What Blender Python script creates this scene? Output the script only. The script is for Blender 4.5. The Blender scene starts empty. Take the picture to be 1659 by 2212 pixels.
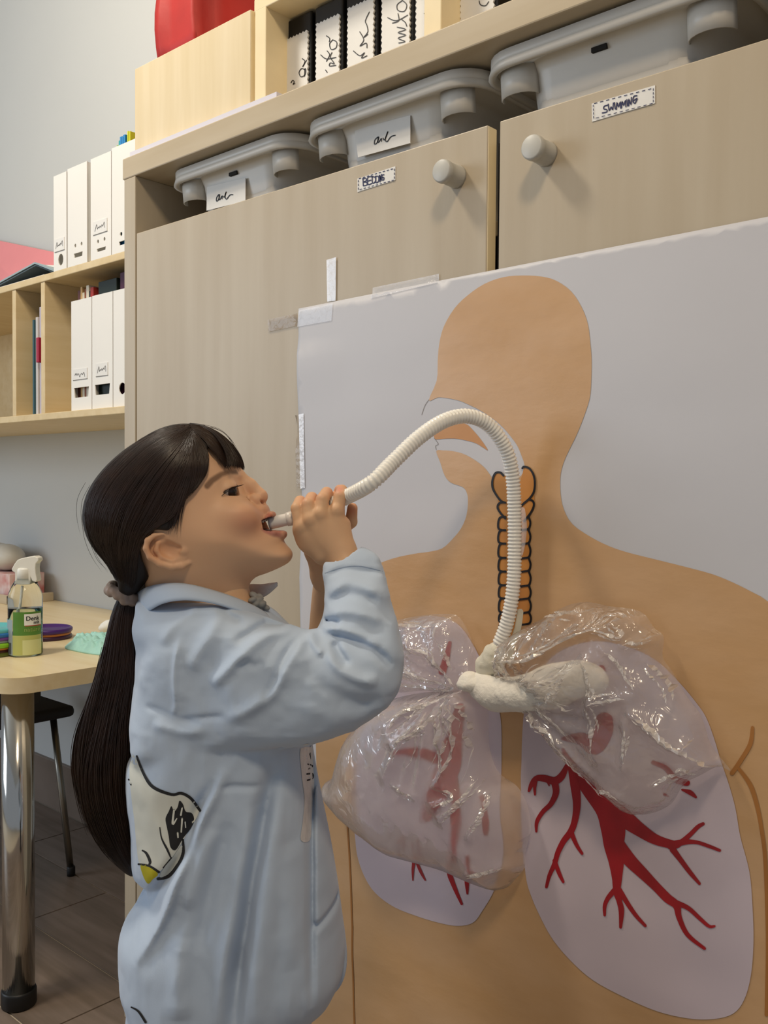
import bpy, bmesh, math, random
import numpy as np
from mathutils import Vector, Matrix, noise
from mathutils.geometry import delaunay_2d_cdt
from mathutils.bvhtree import BVHTree
random.seed(4); RNG = np.random.RandomState(7)
scene = bpy.context.scene
# ------------------------------------------------------------ camera
F = 2015.0
YAW, PIT, ROL = (math.radians(a) for a in (42.055, -1.703, 0.443))
CAM = np.array([0.0, -0.954, 1.0])
_f = np.array([-math.sin(YAW)*math.cos(PIT), math.cos(YAW)*math.cos(PIT), math.sin(PIT)])
_r = np.array([math.cos(YAW), math.sin(YAW), 0.0]); _u = np.cross(_r, _f)
FW = _f; RT = math.cos(ROL)*_r + math.sin(ROL)*_u; UP = -math.sin(ROL)*_r + math.cos(ROL)*_u
cd = bpy.data.cameras.new('camera'); cam = bpy.data.objects.new('camera', cd)
scene.collection.objects.link(cam)
cam.matrix_world = Matrix(((RT[0], UP[0], -FW[0], CAM[0]), (RT[1], UP[1], -FW[1], CAM[1]), (RT[2], UP[2], -FW[2], CAM[2]), (0, 0, 0, 1)))
cd.sensor_fit = 'HORIZONTAL'; cd.sensor_width = 36.0; cd.lens = F*36.0/1659.0; cd.clip_start = 0.02
scene.camera = cam
# ------------------------------------------------------------ world, lights, exposure
w = bpy.data.worlds.new('world'); scene.world = w; w.use_nodes = True
w.node_tree.nodes['Background'].inputs[0].default_value = (0.80, 0.88, 1.0, 1)
w.node_tree.nodes['Background'].inputs[1].default_value = 0.31
def area(name, loc, target, size, power, col, sy=None):
    l = bpy.data.lights.new(name, 'AREA'); l.energy = power; l.color = col; l.size = size
    if sy: l.shape = 'RECTANGLE'; l.size_y = sy
    o = bpy.data.objects.new(name, l); scene.collection.objects.link(o); o.location = loc
    o.rotation_euler = (Vector(target)-Vector(loc)).to_track_quat('-Z', 'Y').to_euler(); return o
area('ceiling_lamp_right', (0.30, -1.25, 2.80), (-0.7, 0.0, 1.0), 0.30, 19, (1.0, 0.80, 0.56), 0.30)
area('ceiling_lamp_left', (-1.72, -0.80, 2.80), (-1.9, 0.2, 1.2), 0.30, 25, (1.0, 0.90, 0.75), 0.30)
area('window_daylight', (-3.9, -2.9, 1.7), (-1.3, 0.0, 1.0), 1.6, 42, (0.78, 0.88, 1.0), 1.4)
scene.view_settings.view_transform = 'Standard'; scene.view_settings.look = 'None'
scene.view_settings.exposure = 0.0; scene.view_settings.gamma = 1.0; scene.view_settings.use_curve_mapping = False
# ------------------------------------------------------------ pixel helpers (find where a line of sight meets a real plane)
def ray(px, py): return FW + RT*(px-829.5)/F - UP*(py-1106.0)/F
def hit(px, py, ax, v):
    d = ray(px, py); return CAM + d*((v-CAM[ax])/d[ax])
def hy(px, py, y=0.0): return hit(px, py, 1, y)
def hz(px, py, z=0.0): return hit(px, py, 2, z)
def at(px, py, dep): return CAM + ray(px, py)*dep
def zc(x0, y0, s):
    return lambda *pts: [(x0+p[0]/s, y0+p[1]/s) + tuple(q/s for q in p[2:]) for p in pts]
R1 = zc(0, 0, 2.9625); R2 = zc(540, 0, 2.9105); R3 = zc(1000, 0, 2.5175); R4 = zc(0, 560, 5.184); R5 = zc(0, 1150, 5.184)
R6 = zc(160, 880, 2.592); R7 = zc(480, 960, 4.366); R8 = zc(560, 520, 3.072)
S1 = zc(700, 1280, 3.072); S2 = zc(1080, 1280, 2.865); S3 = zc(900, 840, 3.5675); S4 = zc(240, 1180, 2.592); S5 = zc(160, 1560, 2.592)
S6 = zc(0, 1440, 2.866); S7 = zc(660, 1800, 1.6607); S8 = zc(900, 560, 2.186)
T1 = zc(0, 200, 5.027); T2 = zc(300, 0, 3.318); T3 = zc(0, 1180, 8.194); T4 = zc(270, 230, 3.687)
# ------------------------------------------------------------ materials
def lin(c):
    c = c.lstrip('#'); v = [int(c[i:i+2], 16)/255 for i in (0, 2, 4)]
    return tuple((x/12.92 if x <= .04045 else ((x+.055)/1.055)**2.4) for x in v)
MATS = {}
def mat(name, col, rough=0.5, var=0.0, scale=8.0, stretch=(1, 1, 1), bump=0.0, bscale=60.0, metal=0.0, spec=0.5, sss=0.0, sssr=(1, .35, .2), col2=None, coat=0.0, alpha=1.0, trans=0.0, ior=1.45, attr=None, sheen=0.0, detail=4.0, bdist=0.002, bstretch=None):
    if name in MATS: return MATS[name]
    m = bpy.data.materials.new(name); m.use_nodes = True; MATS[name] = m
    nt = m.node_tree; N = nt.nodes; L = nt.links; b = N['Principled BSDF']
    c = lin(col); b.inputs['Roughness'].default_value = rough; b.inputs['Metallic'].default_value = metal
    b.inputs['Specular IOR Level'].default_value = spec; b.inputs['IOR'].default_value = ior
    b.inputs['Alpha'].default_value = alpha; b.inputs['Transmission Weight'].default_value = trans
    b.inputs['Coat Weight'].default_value = coat; b.inputs['Sheen Weight'].default_value = sheen
    if sss: b.inputs['Subsurface Weight'].default_value = sss; b.inputs['Subsurface Radius'].default_value = sssr; b.inputs['Subsurface Scale'].default_value = 0.006
    tc = N.new('ShaderNodeTexCoord'); mp = N.new('ShaderNodeMapping'); mp.inputs['Scale'].default_value = stretch
    L.new(tc.outputs['Object'], mp.inputs[0])
    n1 = N.new('ShaderNodeTexNoise'); n1.inputs['Scale'].default_value = scale; n1.inputs['Detail'].default_value = detail
    L.new(mp.outputs[0], n1.inputs['Vector'])
    rp = N.new('ShaderNodeValToRGB'); L.new(n1.outputs['Fac'], rp.inputs[0])
    c2 = lin(col2) if col2 else tuple(x*(1-var) for x in c)
    rp.color_ramp.elements[0].position = .3; rp.color_ramp.elements[1].position = .7
    rp.color_ramp.elements[0].color = c2+(1,); rp.color_ramp.elements[1].color = (c if col2 else tuple(min(1, x*(1+var*.6)) for x in c))+(1,)
    src = rp.outputs[0]
    if attr:
        a = N.new('ShaderNodeAttribute'); a.attribute_name = attr
        mx = N.new('ShaderNodeMix'); mx.data_type = 'RGBA'; mx.blend_type = 'MULTIPLY'; mx.inputs[0].default_value = 1.0
        L.new(a.outputs['Color'], mx.inputs[6]); L.new(src, mx.inputs[7]); src = mx.outputs[2]
    L.new(src, b.inputs['Base Color'])
    if bump:
        mb = N.new('ShaderNodeMapping'); mb.inputs['Scale'].default_value = bstretch or stretch; L.new(tc.outputs['Object'], mb.inputs[0])
        n2 = N.new('ShaderNodeTexNoise'); n2.inputs['Scale'].default_value = bscale; n2.inputs['Detail'].default_value = 5
        L.new(mb.outputs[0], n2.inputs['Vector'])
        bp = N.new('ShaderNodeBump'); bp.inputs['Strength'].default_value = bump; bp.inputs['Distance'].default_value = bdist
        L.new(n2.outputs['Fac'], bp.inputs['Height']); L.new(bp.outputs[0], b.inputs['Normal'])
    return m
WOOD = mat('birch_laminate', '#bbae98', .42, scale=5, stretch=(5, 5, .4), col2='#b1a28a', bump=.04, bscale=60)
WOODX = mat('birch_laminate_lengthwise', '#c0b197', .42, scale=7, stretch=(.5, 6, 6), col2='#b6a588')
WOODL = mat('lit_birch_laminate', '#e3d2b0', .42, scale=7, stretch=(6, 6, .5), col2='#dac7a0')  # upper cabinet birch, its brighter light put into the colour
WOODS = mat('warm_lit_birch_shelf', '#dcc79e', .45, scale=7, stretch=(6, .5, 6), col2='#d2ba8c')  # shelf birch with the warm lamplight put into its colour
WOODEDGE = mat('lit_birch_edge_band', '#efdcb2', .45, var=.05, scale=20)  # edge band and bay frame; stronger light up there put into the tone
WHITE = mat('white_card', '#eeeae2', .55, var=.02, scale=6)
PAPERW = mat('white_poster_paper', '#c6c5c9', .5, var=.03, scale=3, bump=.05, bscale=9, bdist=.01)
LABEL = mat('label_paper', '#e4e2dd', .6, var=.03, scale=30)
INK = mat('black_ink', '#17161a', .5); INKB = mat('blue_ink', '#23264f', .5)
BLACK = mat('black_plastic', '#141312', .45, var=.2, scale=20)
DARK = mat('dark_hollow', '#1b1714', .8)
# ------------------------------------------------------------ object helpers
C = scene.collection; ORG = {}
def link(o, parent, label, cat, group, kind):
    C.objects.link(o)
    if parent is not None: o.parent = parent
    if label: o['label'] = label
    if cat: o['category'] = cat
    if group: o['group'] = group
    if kind: o['kind'] = kind
    return o
def thing(name, label, cat, loc, group=None, kind=None):
    o = bpy.data.objects.new(name, None); o.empty_display_size = .02; link(o, None, label, cat, group, kind)
    o.location = [float(v) for v in loc]; ORG[o] = np.array(loc, float); return o
def mk(name, V, Fc, m, parent=None, label=None, cat=None, group=None, kind=None, smooth=False, origin=None):
    V = np.asarray(V, float).reshape(-1, 3)
    if parent is not None and parent in ORG: o0 = ORG[parent]
    elif parent is not None: o0 = ORG.get(parent, np.zeros(3))
    else: o0 = np.array(origin if origin is not None else [(V[:, 0].min()+V[:, 0].max())/2, (V[:, 1].min()+V[:, 1].max())/2, V[:, 2].min()])
    me = bpy.data.meshes.new(name); me.from_pydata((V-o0).tolist(), [], [tuple(int(i) for i in f) for f in Fc])
    me.validate(); me.update()
    for mm in (m if isinstance(m, (list, tuple)) else [m]): me.materials.append(mm)
    if smooth: me.polygons.foreach_set('use_smooth', [True]*len(me.polygons))
    o = bpy.data.objects.new(name, me); link(o, parent, label, cat, group, kind)
    if parent is None: o.location = o0.tolist(); ORG[o] = o0
    else: ORG[o] = o0
    return o
class MB:
    def __init__(s): s.V = []; s.F = []
    def add(s, V, Fc):
        n = len(s.V); s.V += [tuple(map(float, v)) for v in V]; s.F += [tuple(i+n for i in f) for f in Fc]; return s
    def box(s, a, b, bev=0.0):
        a = np.minimum(a, b)*1.0; b = np.maximum(np.array(b), a) if False else np.maximum(a, b)
        bm = bmesh.new(); bmesh.ops.create_cube(bm, size=1)
        for v in bm.verts: v.co = Vector([(a[i]+b[i])/2+v.co[i]*(b[i]-a[i]) for i in range(3)])
        if bev: bmesh.ops.bevel(bm, geom=list(bm.edges), offset=bev, segments=2, profile=.5, affect='EDGES')
        bm.verts.index_update(); V = [v.co[:] for v in bm.verts]; Fc = [[v.index for v in f.verts] for f in bm.faces]; bm.free()
        return s.add(V, Fc)
    def tube(s, P, r, n=12, cap=True):
        P = np.asarray(P, float); k = len(P); rr = np.broadcast_to(np.asarray(r, float), (k,))
        T = np.gradient(P, axis=0) if k > 2 else np.repeat((P[-1]-P[0])[None], k, 0)
        T /= np.linalg.norm(T, axis=1)[:, None]+1e-12
        a = np.array([0, 0, 1.]) if abs(T[0][2]) < .9 else np.array([1., 0, 0])
        nrm = np.cross(T[0], a); nrm /= np.linalg.norm(nrm); V = []
        for i in range(k):
            nrm = nrm-T[i]*(nrm@T[i]); nrm /= np.linalg.norm(nrm)+1e-12; bn = np.cross(T[i], nrm)
            for j in range(n):
                t = 2*math.pi*j/n; V.append(P[i]+rr[i]*(math.cos(t)*nrm+math.sin(t)*bn))
        Fc = [(i*n+j, i*n+(j+1) % n, (i+1)*n+(j+1) % n, (i+1)*n+j) for i in range(k-1) for j in range(n)]
        if cap: Fc += [tuple(range(n))[::-1], tuple((k-1)*n+j for j in range(n))]
        return s.add(V, Fc)
    def lathe(s, prof, c, n=28, axis=2, sx=1.0):
        V = []; Fc = []; k = len(prof)
        for (r, h) in prof:
            for j in range(n):
                t = 2*math.pi*j/n; p = [r*math.cos(t)*sx, r*math.sin(t), h]
                if axis == 1: p = [p[0], p[2], p[1]]
                if axis == 0: p = [p[2], p[0], p[1]]
                V.append([c[q]+p[q] for q in range(3)])
        Fc = [(i*n+j, i*n+(j+1) % n, (i+1)*n+(j+1) % n, (i+1)*n+j) for i in range(k-1) for j in range(n)]
        if prof[0][0] > 1e-6: Fc.append(tuple(range(n))[::-1])
        if prof[-1][0] > 1e-6: Fc.append(tuple((k-1)*n+j for j in range(n)))
        return s.add(V, Fc)
    def prism(s, poly3, d):
        n = len(poly3); P = np.asarray(poly3, float); d = np.asarray(d, float)
        return s.add(list(P)+list(P+d), [tuple(range(n)), tuple(range(2*n-1, n-1, -1))]+[(i, i+n, (i+1) % n+n, (i+1) % n) for i in range(n)])
    def mk(s, name, m, parent=None, **k): return mk(name, s.V, s.F, m, parent, **k)
def box(name, a, b, m, parent=None, bev=.0015, **k): return MB().box(np.array(a, float), np.array(b, float), bev).mk(name, m, parent, **k)
def spline(P, n=8, closed=False):
    P = np.asarray(P, float); k = len(P); out = []
    rng = range(k) if closed else range(k-1)
    for i in rng:
        if closed: p0, p1, p2, p3 = P[i-1], P[i], P[(i+1) % k], P[(i+2) % k]
        else: p0, p1, p2, p3 = P[max(i-1, 0)], P[i], P[i+1], P[min(i+2, k-1)]
        for j in range(n):
            t = j/n; out.append(.5*((2*p1)+(-p0+p2)*t+(2*p0-5*p1+4*p2-p3)*t*t+(-p0+3*p1-3*p2+p3)*t**3))
    if not closed: out.append(P[-1])
    return np.array(out)
def inpoly(P, X, Y):
    P = np.asarray(P); r = np.zeros(X.shape, bool); j = len(P)-1
    for i in range(len(P)):
        xi, yi = P[i]; xj, yj = P[j]
        if yi != yj: r ^= ((yi > Y) != (yj > Y)) & (X < (xj-xi)*(Y-yi)/(yj-yi)+xi)
        j = i
    return r
def pdist(P, X, Y):
    P = np.asarray(P); d = np.full(X.shape, 1e9)
    for i in range(len(P)):
        a = P[i-1]; b = P[i]; e = b-a; L2 = e@e+1e-18
        t = np.clip(((X-a[0])*e[0]+(Y-a[1])*e[1])/L2, 0, 1)
        d = np.minimum(d, (X-a[0]-t*e[0])**2+(Y-a[1]-t*e[1])**2)
    return np.sqrt(d)
def sheet2d(poly, sp):
    poly = np.asarray(poly, float); lo = poly.min(0); hi = poly.max(0)
    gx, gy = np.meshgrid(np.arange(lo[0]+sp/2, hi[0], sp), np.arange(lo[1]+sp/2, hi[1], sp))
    gx = gx.ravel()+RNG.uniform(-.2, .2, gx.size)*sp; gy = gy.ravel()+RNG.uniform(-.2, .2, gy.size)*sp
    ok = inpoly(poly, gx, gy)
    gx = gx[ok]; gy = gy[ok]
    if len(gx): ok = pdist(poly, gx, gy) > sp*.35; gx = gx[ok]; gy = gy[ok]
    vs = [Vector(p) for p in poly]+[Vector((a, b)) for a, b in zip(gx, gy)]
    ed = [(i, (i+1) % len(poly)) for i in range(len(poly))]
    r = delaunay_2d_cdt(vs, ed, [], 1, 1e-7)
    return np.array([v[:] for v in r[0]]), r[2]
def ribbon(pts, sub=6):
    """2-D stroke with half widths (x, y, w) -> points and quads"""
    P = spline(np.array(pts, float), sub) if len(pts) > 2 else np.array(pts, float)
    T = np.gradient(P[:, :2], axis=0); T /= np.linalg.norm(T, axis=1)[:, None]+1e-12
    Nn = np.stack([-T[:, 1], T[:, 0]], 1); w = np.maximum(P[:, 2:3], 1e-5)
    A = P[:, :2]+Nn*w; B = P[:, :2]-Nn*w; k = len(P); cap = []
    V = list(A)+list(B); Fc = [(i, i+1, k+i+1, k+i) for i in range(k-1)]
    for e, sgn in ((0, -1), (k-1, 1)):      # round ends
        c = P[e, :2]; n0 = len(V); ang = np.linspace(0, math.pi, 6)[1:-1]
        V += [c+Nn[e]*w[e]*math.cos(t)+sgn*T[e]*w[e]*math.sin(t) for t in ang]
        Fc.append((e,)+tuple(range(n0, n0+4))+(k+e,))
    return np.array(V), Fc
def strokes(name, paths, place, m, parent, kind=None, sub=5, **k):
    """thin flat marks; place(points2d, layer) -> 3-D"""
    mb = MB()
    for i, p in enumerate(paths):
        V, Fc = ribbon(p, sub); mb.add(place(V, i), Fc)
    return mb.mk(name, m, parent, kind=kind, **k)
# ============================================================ the room
WALLY = 0.48
WALL = mat('painted_wall', '#c5c6c3', .75, var=.015, scale=3, bump=.05, bscale=120)
box('wall_back', (-6, WALLY, 0), (2.6, WALLY+.1, 3.0), WALL, bev=0, kind='structure')
box('ceiling', (-6, -4.2, 3.0), (2.6, WALLY+.1, 3.1), mat('ceiling_paint', '#e2e2de', .8, var=.02), bev=0, kind='structure')
TILE = mat('wood_look_tile', '#86766a', .42, scale=6, stretch=(.7, 7, 1), col2='#6d5f52', bump=.06, bscale=30)
GROUT = mat('tile_grout', '#c2b6a2', .8, var=.1, scale=40)
fl = box('floor', (-6, -4.2, -.06), (2.6, WALLY, -.0035), GROUT, bev=0, kind='structure')
tile_me = None
rows = [(-1.0+.2025*i) for i in range(0, 8)]; cnt = 0
y0 = .065-.2025*5
for i in range(8):
    ya = y0+.2025*i; off = (i*.37) % .8
    for j in range(6):
        xa = -4.3+off+.8*j-.35
        yb = min(ya+.1990, WALLY-.012)
        if yb <= ya+.01: continue
        mk('plank_tile', [(xa, ya, -.006), (xa+.797, ya, -.006), (xa+.797, yb, -.006), (xa, yb, -.006), (xa+.001, ya+.001, 0), (xa+.797, ya+.001, 0), (xa+.797, yb-.001, 0), (xa+.001, yb-.001, 0)],
           [(0, 3, 2, 1), (4, 5, 6, 7), (0, 1, 5, 4), (1, 2, 6, 5), (2, 3, 7, 6), (3, 0, 4, 7)], TILE, fl)
bb = thing('baseboard_back', None, None, (-3.5, WALLY, 0), kind='structure')
for j in range(4):
    box('skirting_tile', (-5.2+j*.95, WALLY-.011, .0), (-5.2+j*.95+.947, WALLY+.002, .148), TILE, bb)
# ============================================================ storage cupboard with two doors
XL, XR = -1.506, .125
cab = thing('storage_cupboard', 'wide birch storage cupboard with two tall doors behind the poster', 'cupboard', ((XL+XR)/2, .23, 0))
box('side_panel', (XL, .001, 0), (XL+.036, WALLY-.004, 1.551), WOOD, cab)
box('side_panel', (XR-.03, .02, 0), (XR, WALLY-.004, 1.551), WOOD, cab)
box('back_panel', (XL+.03, WALLY-.02, .05), (XR-.03, WALLY-.005, 1.55), WOOD, cab)
box('divider_panel', (-.692, .04, .05), (-.668, WALLY-.02, 1.318), WOOD, cab)
box('shelf_board', (XL+.034, .04, 1.32), (XR-.03, WALLY-.02, 1.34), WOODX, cab)
box('plinth', (XL, .0, 0), (XR, .03, .062), WOODX, cab)
box('top_board', (XL-.004, 0, 1.551), (XR, WALLY-.004, 1.589), WOODX, cab, bev=.002)
dL = box('door', (-1.4645, 0, .064), (-.692, .019, 1.447), [WOOD], cab, bev=.0015, label='left-hand birch door with bedding label')
dR = box('door', (-.674, 0, .064), (XR-.002, .019, 1.447), [WOOD], cab, bev=.0015, label='right-hand birch door with swimming label')
box('edge_band', (-.6925, .0012, .066), (-.6912, .0178, 1.4455), WOODEDGE, dL, bev=0)
box('door_gap_strip', (-.691, .022, .06), (-.675, .04, 1.43), DARK, cab, bev=0)  # near-black strip closing the gap between the doors
KN = mat('grey_plastic_knob', '#bcbab2', .4, var=.05)
for px, py, d in ((962, 376, dL), (1155, 326, dR)):
    c = hy(px, py, -.017)
    MB().lathe([(.0001, -.034), (.0125, -.034), (.0140, -.0332), (.0146, -.031), (.0146, -.026), (.0136, -.0245), (.0140, -.012), (.0144, -.004), (.0146, 0.001)], (c[0]+.006, 0, c[2]-.001), axis=1).mk('knob', KN, d, smooth=True)
def onplane(y):
    def f(V, i=0):
        out = []
        for p in V: q = hy(p[0], p[1], y); out.append((q[0], q[1]-2e-5*i, q[2]))
        return np.array(out)
    return f
def card(name, quad, y, parent, m=LABEL, th=.0006, **k):
    P = [hy(px, py, y) for px, py in quad]
    return MB().prism(P, (0, th, 0)).mk(name, m, parent, **k)
def dashes(quad, inset=.09, n=(9, 3), w=.8):
    q = np.array(quad, float); c = q.mean(0); q = c+(q-c)*(1-inset*np.array([.6, 1.8])); out = []
    for e in range(4):
        a, b = q[e], q[(e+1) % 4]; k = n[e % 2]
        for i in range(k): out.append([tuple(a+(b-a)*(i+.15)/k)+(w,), tuple(a+(b-a)*(i+.6)/k)+(w,)])
    return out
# door labels, lettering traced as pen strokes
qb = [(772, 386), (854, 359), (854, 389), (772, 415)]
card('name_label', qb, -.0008, dL, label='small white label with dashed border reading BEDDING')
BED = R2(*[(710, 1122), (712, 1168)]), R2((708, 1125), (728, 1120), (730, 1136), (712, 1144), (733, 1146), (735, 1162), (712, 1168)), R2((762, 1110), (740, 1116), (742, 1160), (764, 1153)), R2((741, 1138), (760, 1132)), \
      R2((768, 1110), (770, 1152), (788, 1140), (787, 1115), (768, 1110)), R2((790, 1108), (792, 1148), (808, 1138), (808, 1110), (790, 1108)), R2((813, 1102), (816, 1142)), R2((818, 1142), (817, 1100), (824, 1136), (826, 1096)), R2((842, 1098), (830, 1102), (830, 1130), (840, 1130), (842, 1116), (832, 1116))
strokes('lettering', [[p+(1.15,) for p in s] for s in BED]+[], onplane(-.0012), INKB, dL, sub=3)
strokes('label_border', dashes(qb), onplane(-.0012), INKB, dL)
qs = [(1278, 224), (1415, 184), (1415, 223), (1279, 263)]
card('name_label', qs, -.0008, dR, label='small white label with dashed border reading SWIMMING')
SW = [R3((785, 572), (768, 578), (766, 592), (782, 596), (782, 608), (758, 614)), R3((790, 566), (796, 602), (806, 580), (814, 598), (818, 560)), R3((824, 558), (828, 592)), R3((834, 594), (838, 556), (846, 582), (856, 552), (858, 588)),
      R3((862, 586), (866, 550), (874, 574), (884, 544), (886, 580)), R3((892, 542), (896, 576)), R3((902, 574), (902, 538), (914, 570), (916, 530)), R3((946, 520), (930, 524), (924, 548), (934, 562), (942, 550), (948, 534), (930, 546))]
strokes('lettering', [[p+(1.3,) for p in s] for s in SW], onplane(-.0012), INKB, dR, sub=3)
strokes('label_border', dashes(qs, n=(10, 4)), onplane(-.0012), INKB, dR)
# ============================================================ translucent storage trays in the open top of the cupboard
BIN = mat('frosted_polypropylene', '#d6d1c7', .38, var=.05, scale=5, sss=.25, sssr=(.5, .55, .6), spec=.5)
def rrect(x0, x1, y0, y1, r, n=6):
    P = []
    for cx, cy, a in ((x1-r, y0+r, -90), (x1-r, y1-r, 0), (x0+r, y1-r, 90), (x0+r, y0+r, 180)):
        for i in range(n+1):
            t = math.radians(a+90*i/n); P.append((cx+r*math.cos(t), cy+r*math.sin(t)))
    return P
def loft(rings):
    mb = MB(); n = len(rings[0]); V = [p for r in rings for p in r]
    Fc = [(i*n+j, i*n+(j+1) % n, (i+1)*n+(j+1) % n, (i+1)*n+j) for i in range(len(rings)-1) for j in range(n)]
    return mb.add(V, Fc)
def bin_tray(x0, wd, label, tags):
    zt = 1.545; x1 = x0+wd; yf = .022; yb = .42
    t = thing('storage_tray', label, 'tray', ((x0+x1)/2, .22, 1.341), group='frosted trays above the cupboard doors')
    def ring(e, z, r, e2=None): return [(p[0], p[1], z) for p in rrect(x0+e, x1-e, yf+(e2 if e2 is not None else e), yb-e, r)]
    m = loft([ring(.066, 1.341, .03, .045), ring(.062, 1.39, .035, .042), ring(.058, 1.46, .04, .036), ring(.052, 1.515, .045, .026), ring(.048, 1.530, .045, .02), ring(.0, 1.530, .05), ring(.0, zt, .05), ring(.006, zt+.001, .046), ring(.052, zt-.002, .04), ring(.056, 1.50, .04, .03), ring(.07, 1.346, .03, .049)])
    m.F.append(tuple(range(28))[::-1]); n0 = len(m.V)-28; m.F.append(tuple(range(n0, n0+28)))
    b = m.mk('tray_body', BIN, t, smooth=True)
    rm = loft([ring(.0, 1.533, .05), ring(-.002, 1.523, .05), ring(.006, 1.523, .045), ring(.008, 1.535, .045)]); rm.mk('rim_lip', BIN, t, smooth=True)
    for sx in (x0+.020, x1-.075):      # moulded stacking ribs below the rim corners
        V = []; Fc = []
        for k in range(9):
            a = math.pi*k/8; xx = sx+.0275-.0275*math.cos(a); yy = yf+.032-.020*math.sin(a)
            V += [(xx, yy, 1.528), (xx+.0, yy+.004, 1.494)]
        Fc = [(2*k, 2*k+1, 2*k+3, 2*k+2) for k in range(8)]
        o = mk('stacking_rib', V, Fc, BIN, t, smooth=True); sm = o.modifiers.new('s', 'SOLIDIFY'); sm.thickness = .002
    if tags == 2 or tags == 0: MB().box(np.array([x0+.155, yf+.0215, 1.5150]), np.array([x0+.175, yf+.032, 1.5205])).mk('slot', DARK, t)
    return t, b
t1, b1 = bin_tray(-1.412, .335, 'frosted grey storage tray at the end panel with handwritten art card', 2)
t2, b2 = bin_tray(-1.066, .333, 'frosted grey storage tray with tilted art card above the bedding label', 1)
t3, b3 = bin_tray(-.729, .345, 'frosted grey storage tray without a card above the swimming label', 0)
t4, b4 = bin_tray(-.365, .345, 'frosted grey storage tray at the dark far end beyond the swimming label', 1)
yc = .022+.020
def tilt_card(quad, y, t, ink):
    MB().prism([hy(px, py, y) for px, py in quad], (0, .001, .0)).mk('name_card', LABEL, t, label='white paper card with handwritten word art')
    strokes('handwriting', [[p+(1.0,) for p in s] for s in ink], onplane(y-.0006), INK, t, sub=4)
tilt_card([(447, 404), (530, 384), (530, 434), (446, 455)], yc+.004, t1, [T4((745, 702), (730, 725), (728, 752), (742, 745), (752, 715), (750, 700), (748, 740), (758, 738)), T4((758, 738), (772, 712), (772, 735)), T4((778, 712), (790, 722), (802, 690), (806, 680), (796, 715), (808, 738), (835, 705), (858, 702)), ])
tilt_card([(766, 280), (886, 249), (886, 309), (773, 340)], yc+.004, t2, [R2((802, 862), (785, 880), (782, 905), (796, 900), (808, 872), (806, 860), (804, 895), (812, 890)), R2((812, 890), (826, 870), (826, 888)), R2((836, 868), (846, 880), (862, 840), (866, 828), (850, 875), (862, 890), (885, 860), (913, 850))])
# ============================================================ sheet and upper cupboard standing on the top board
mk('card_sheet', *(lambda P: (P+[(p[0], p[1], p[2]+.009) for p in P], [(0, 3, 2, 1), (4, 5, 6, 7), (0, 1, 5, 4), (1, 2, 6, 5), (2, 3, 7, 6), (3, 0, 4, 7)]))([(-1.492, .004, 1.589), (-1.092, .004, 1.589), (-1.092, .022, 1.589), (-1.492, .022, 1.589)]),
   mat('lilac_card', '#dad6df', .5), label='thin pale lilac card lying along the top board edge', cat='card')
uc = thing('wall_cabinet', 'low birch cabinet on the cupboard top with one door and open binder bay', 'cabinet', (-.9, .2, 1.589))
YU = .026; ZT = 1.757
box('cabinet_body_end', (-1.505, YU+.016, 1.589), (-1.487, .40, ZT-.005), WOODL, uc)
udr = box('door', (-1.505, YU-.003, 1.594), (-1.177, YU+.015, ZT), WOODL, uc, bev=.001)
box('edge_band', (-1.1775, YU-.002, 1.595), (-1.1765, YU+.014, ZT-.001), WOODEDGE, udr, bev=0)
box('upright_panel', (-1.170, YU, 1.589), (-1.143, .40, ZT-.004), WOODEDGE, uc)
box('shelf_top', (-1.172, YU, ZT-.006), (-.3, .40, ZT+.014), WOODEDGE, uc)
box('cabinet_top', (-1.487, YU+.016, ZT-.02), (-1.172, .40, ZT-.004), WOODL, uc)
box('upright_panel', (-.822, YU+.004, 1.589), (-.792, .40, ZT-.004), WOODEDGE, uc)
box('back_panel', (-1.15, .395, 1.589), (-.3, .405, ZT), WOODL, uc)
MB().lathe([(.0001, -.002), (.003, -.002), (.0035, 0), (.0035, .003)], (-1.1445, .075, 1.692), axis=0, n=12).mk('screw_cap', mat('steel', '#b9b4a8', .3, metal=1), uc)
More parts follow.
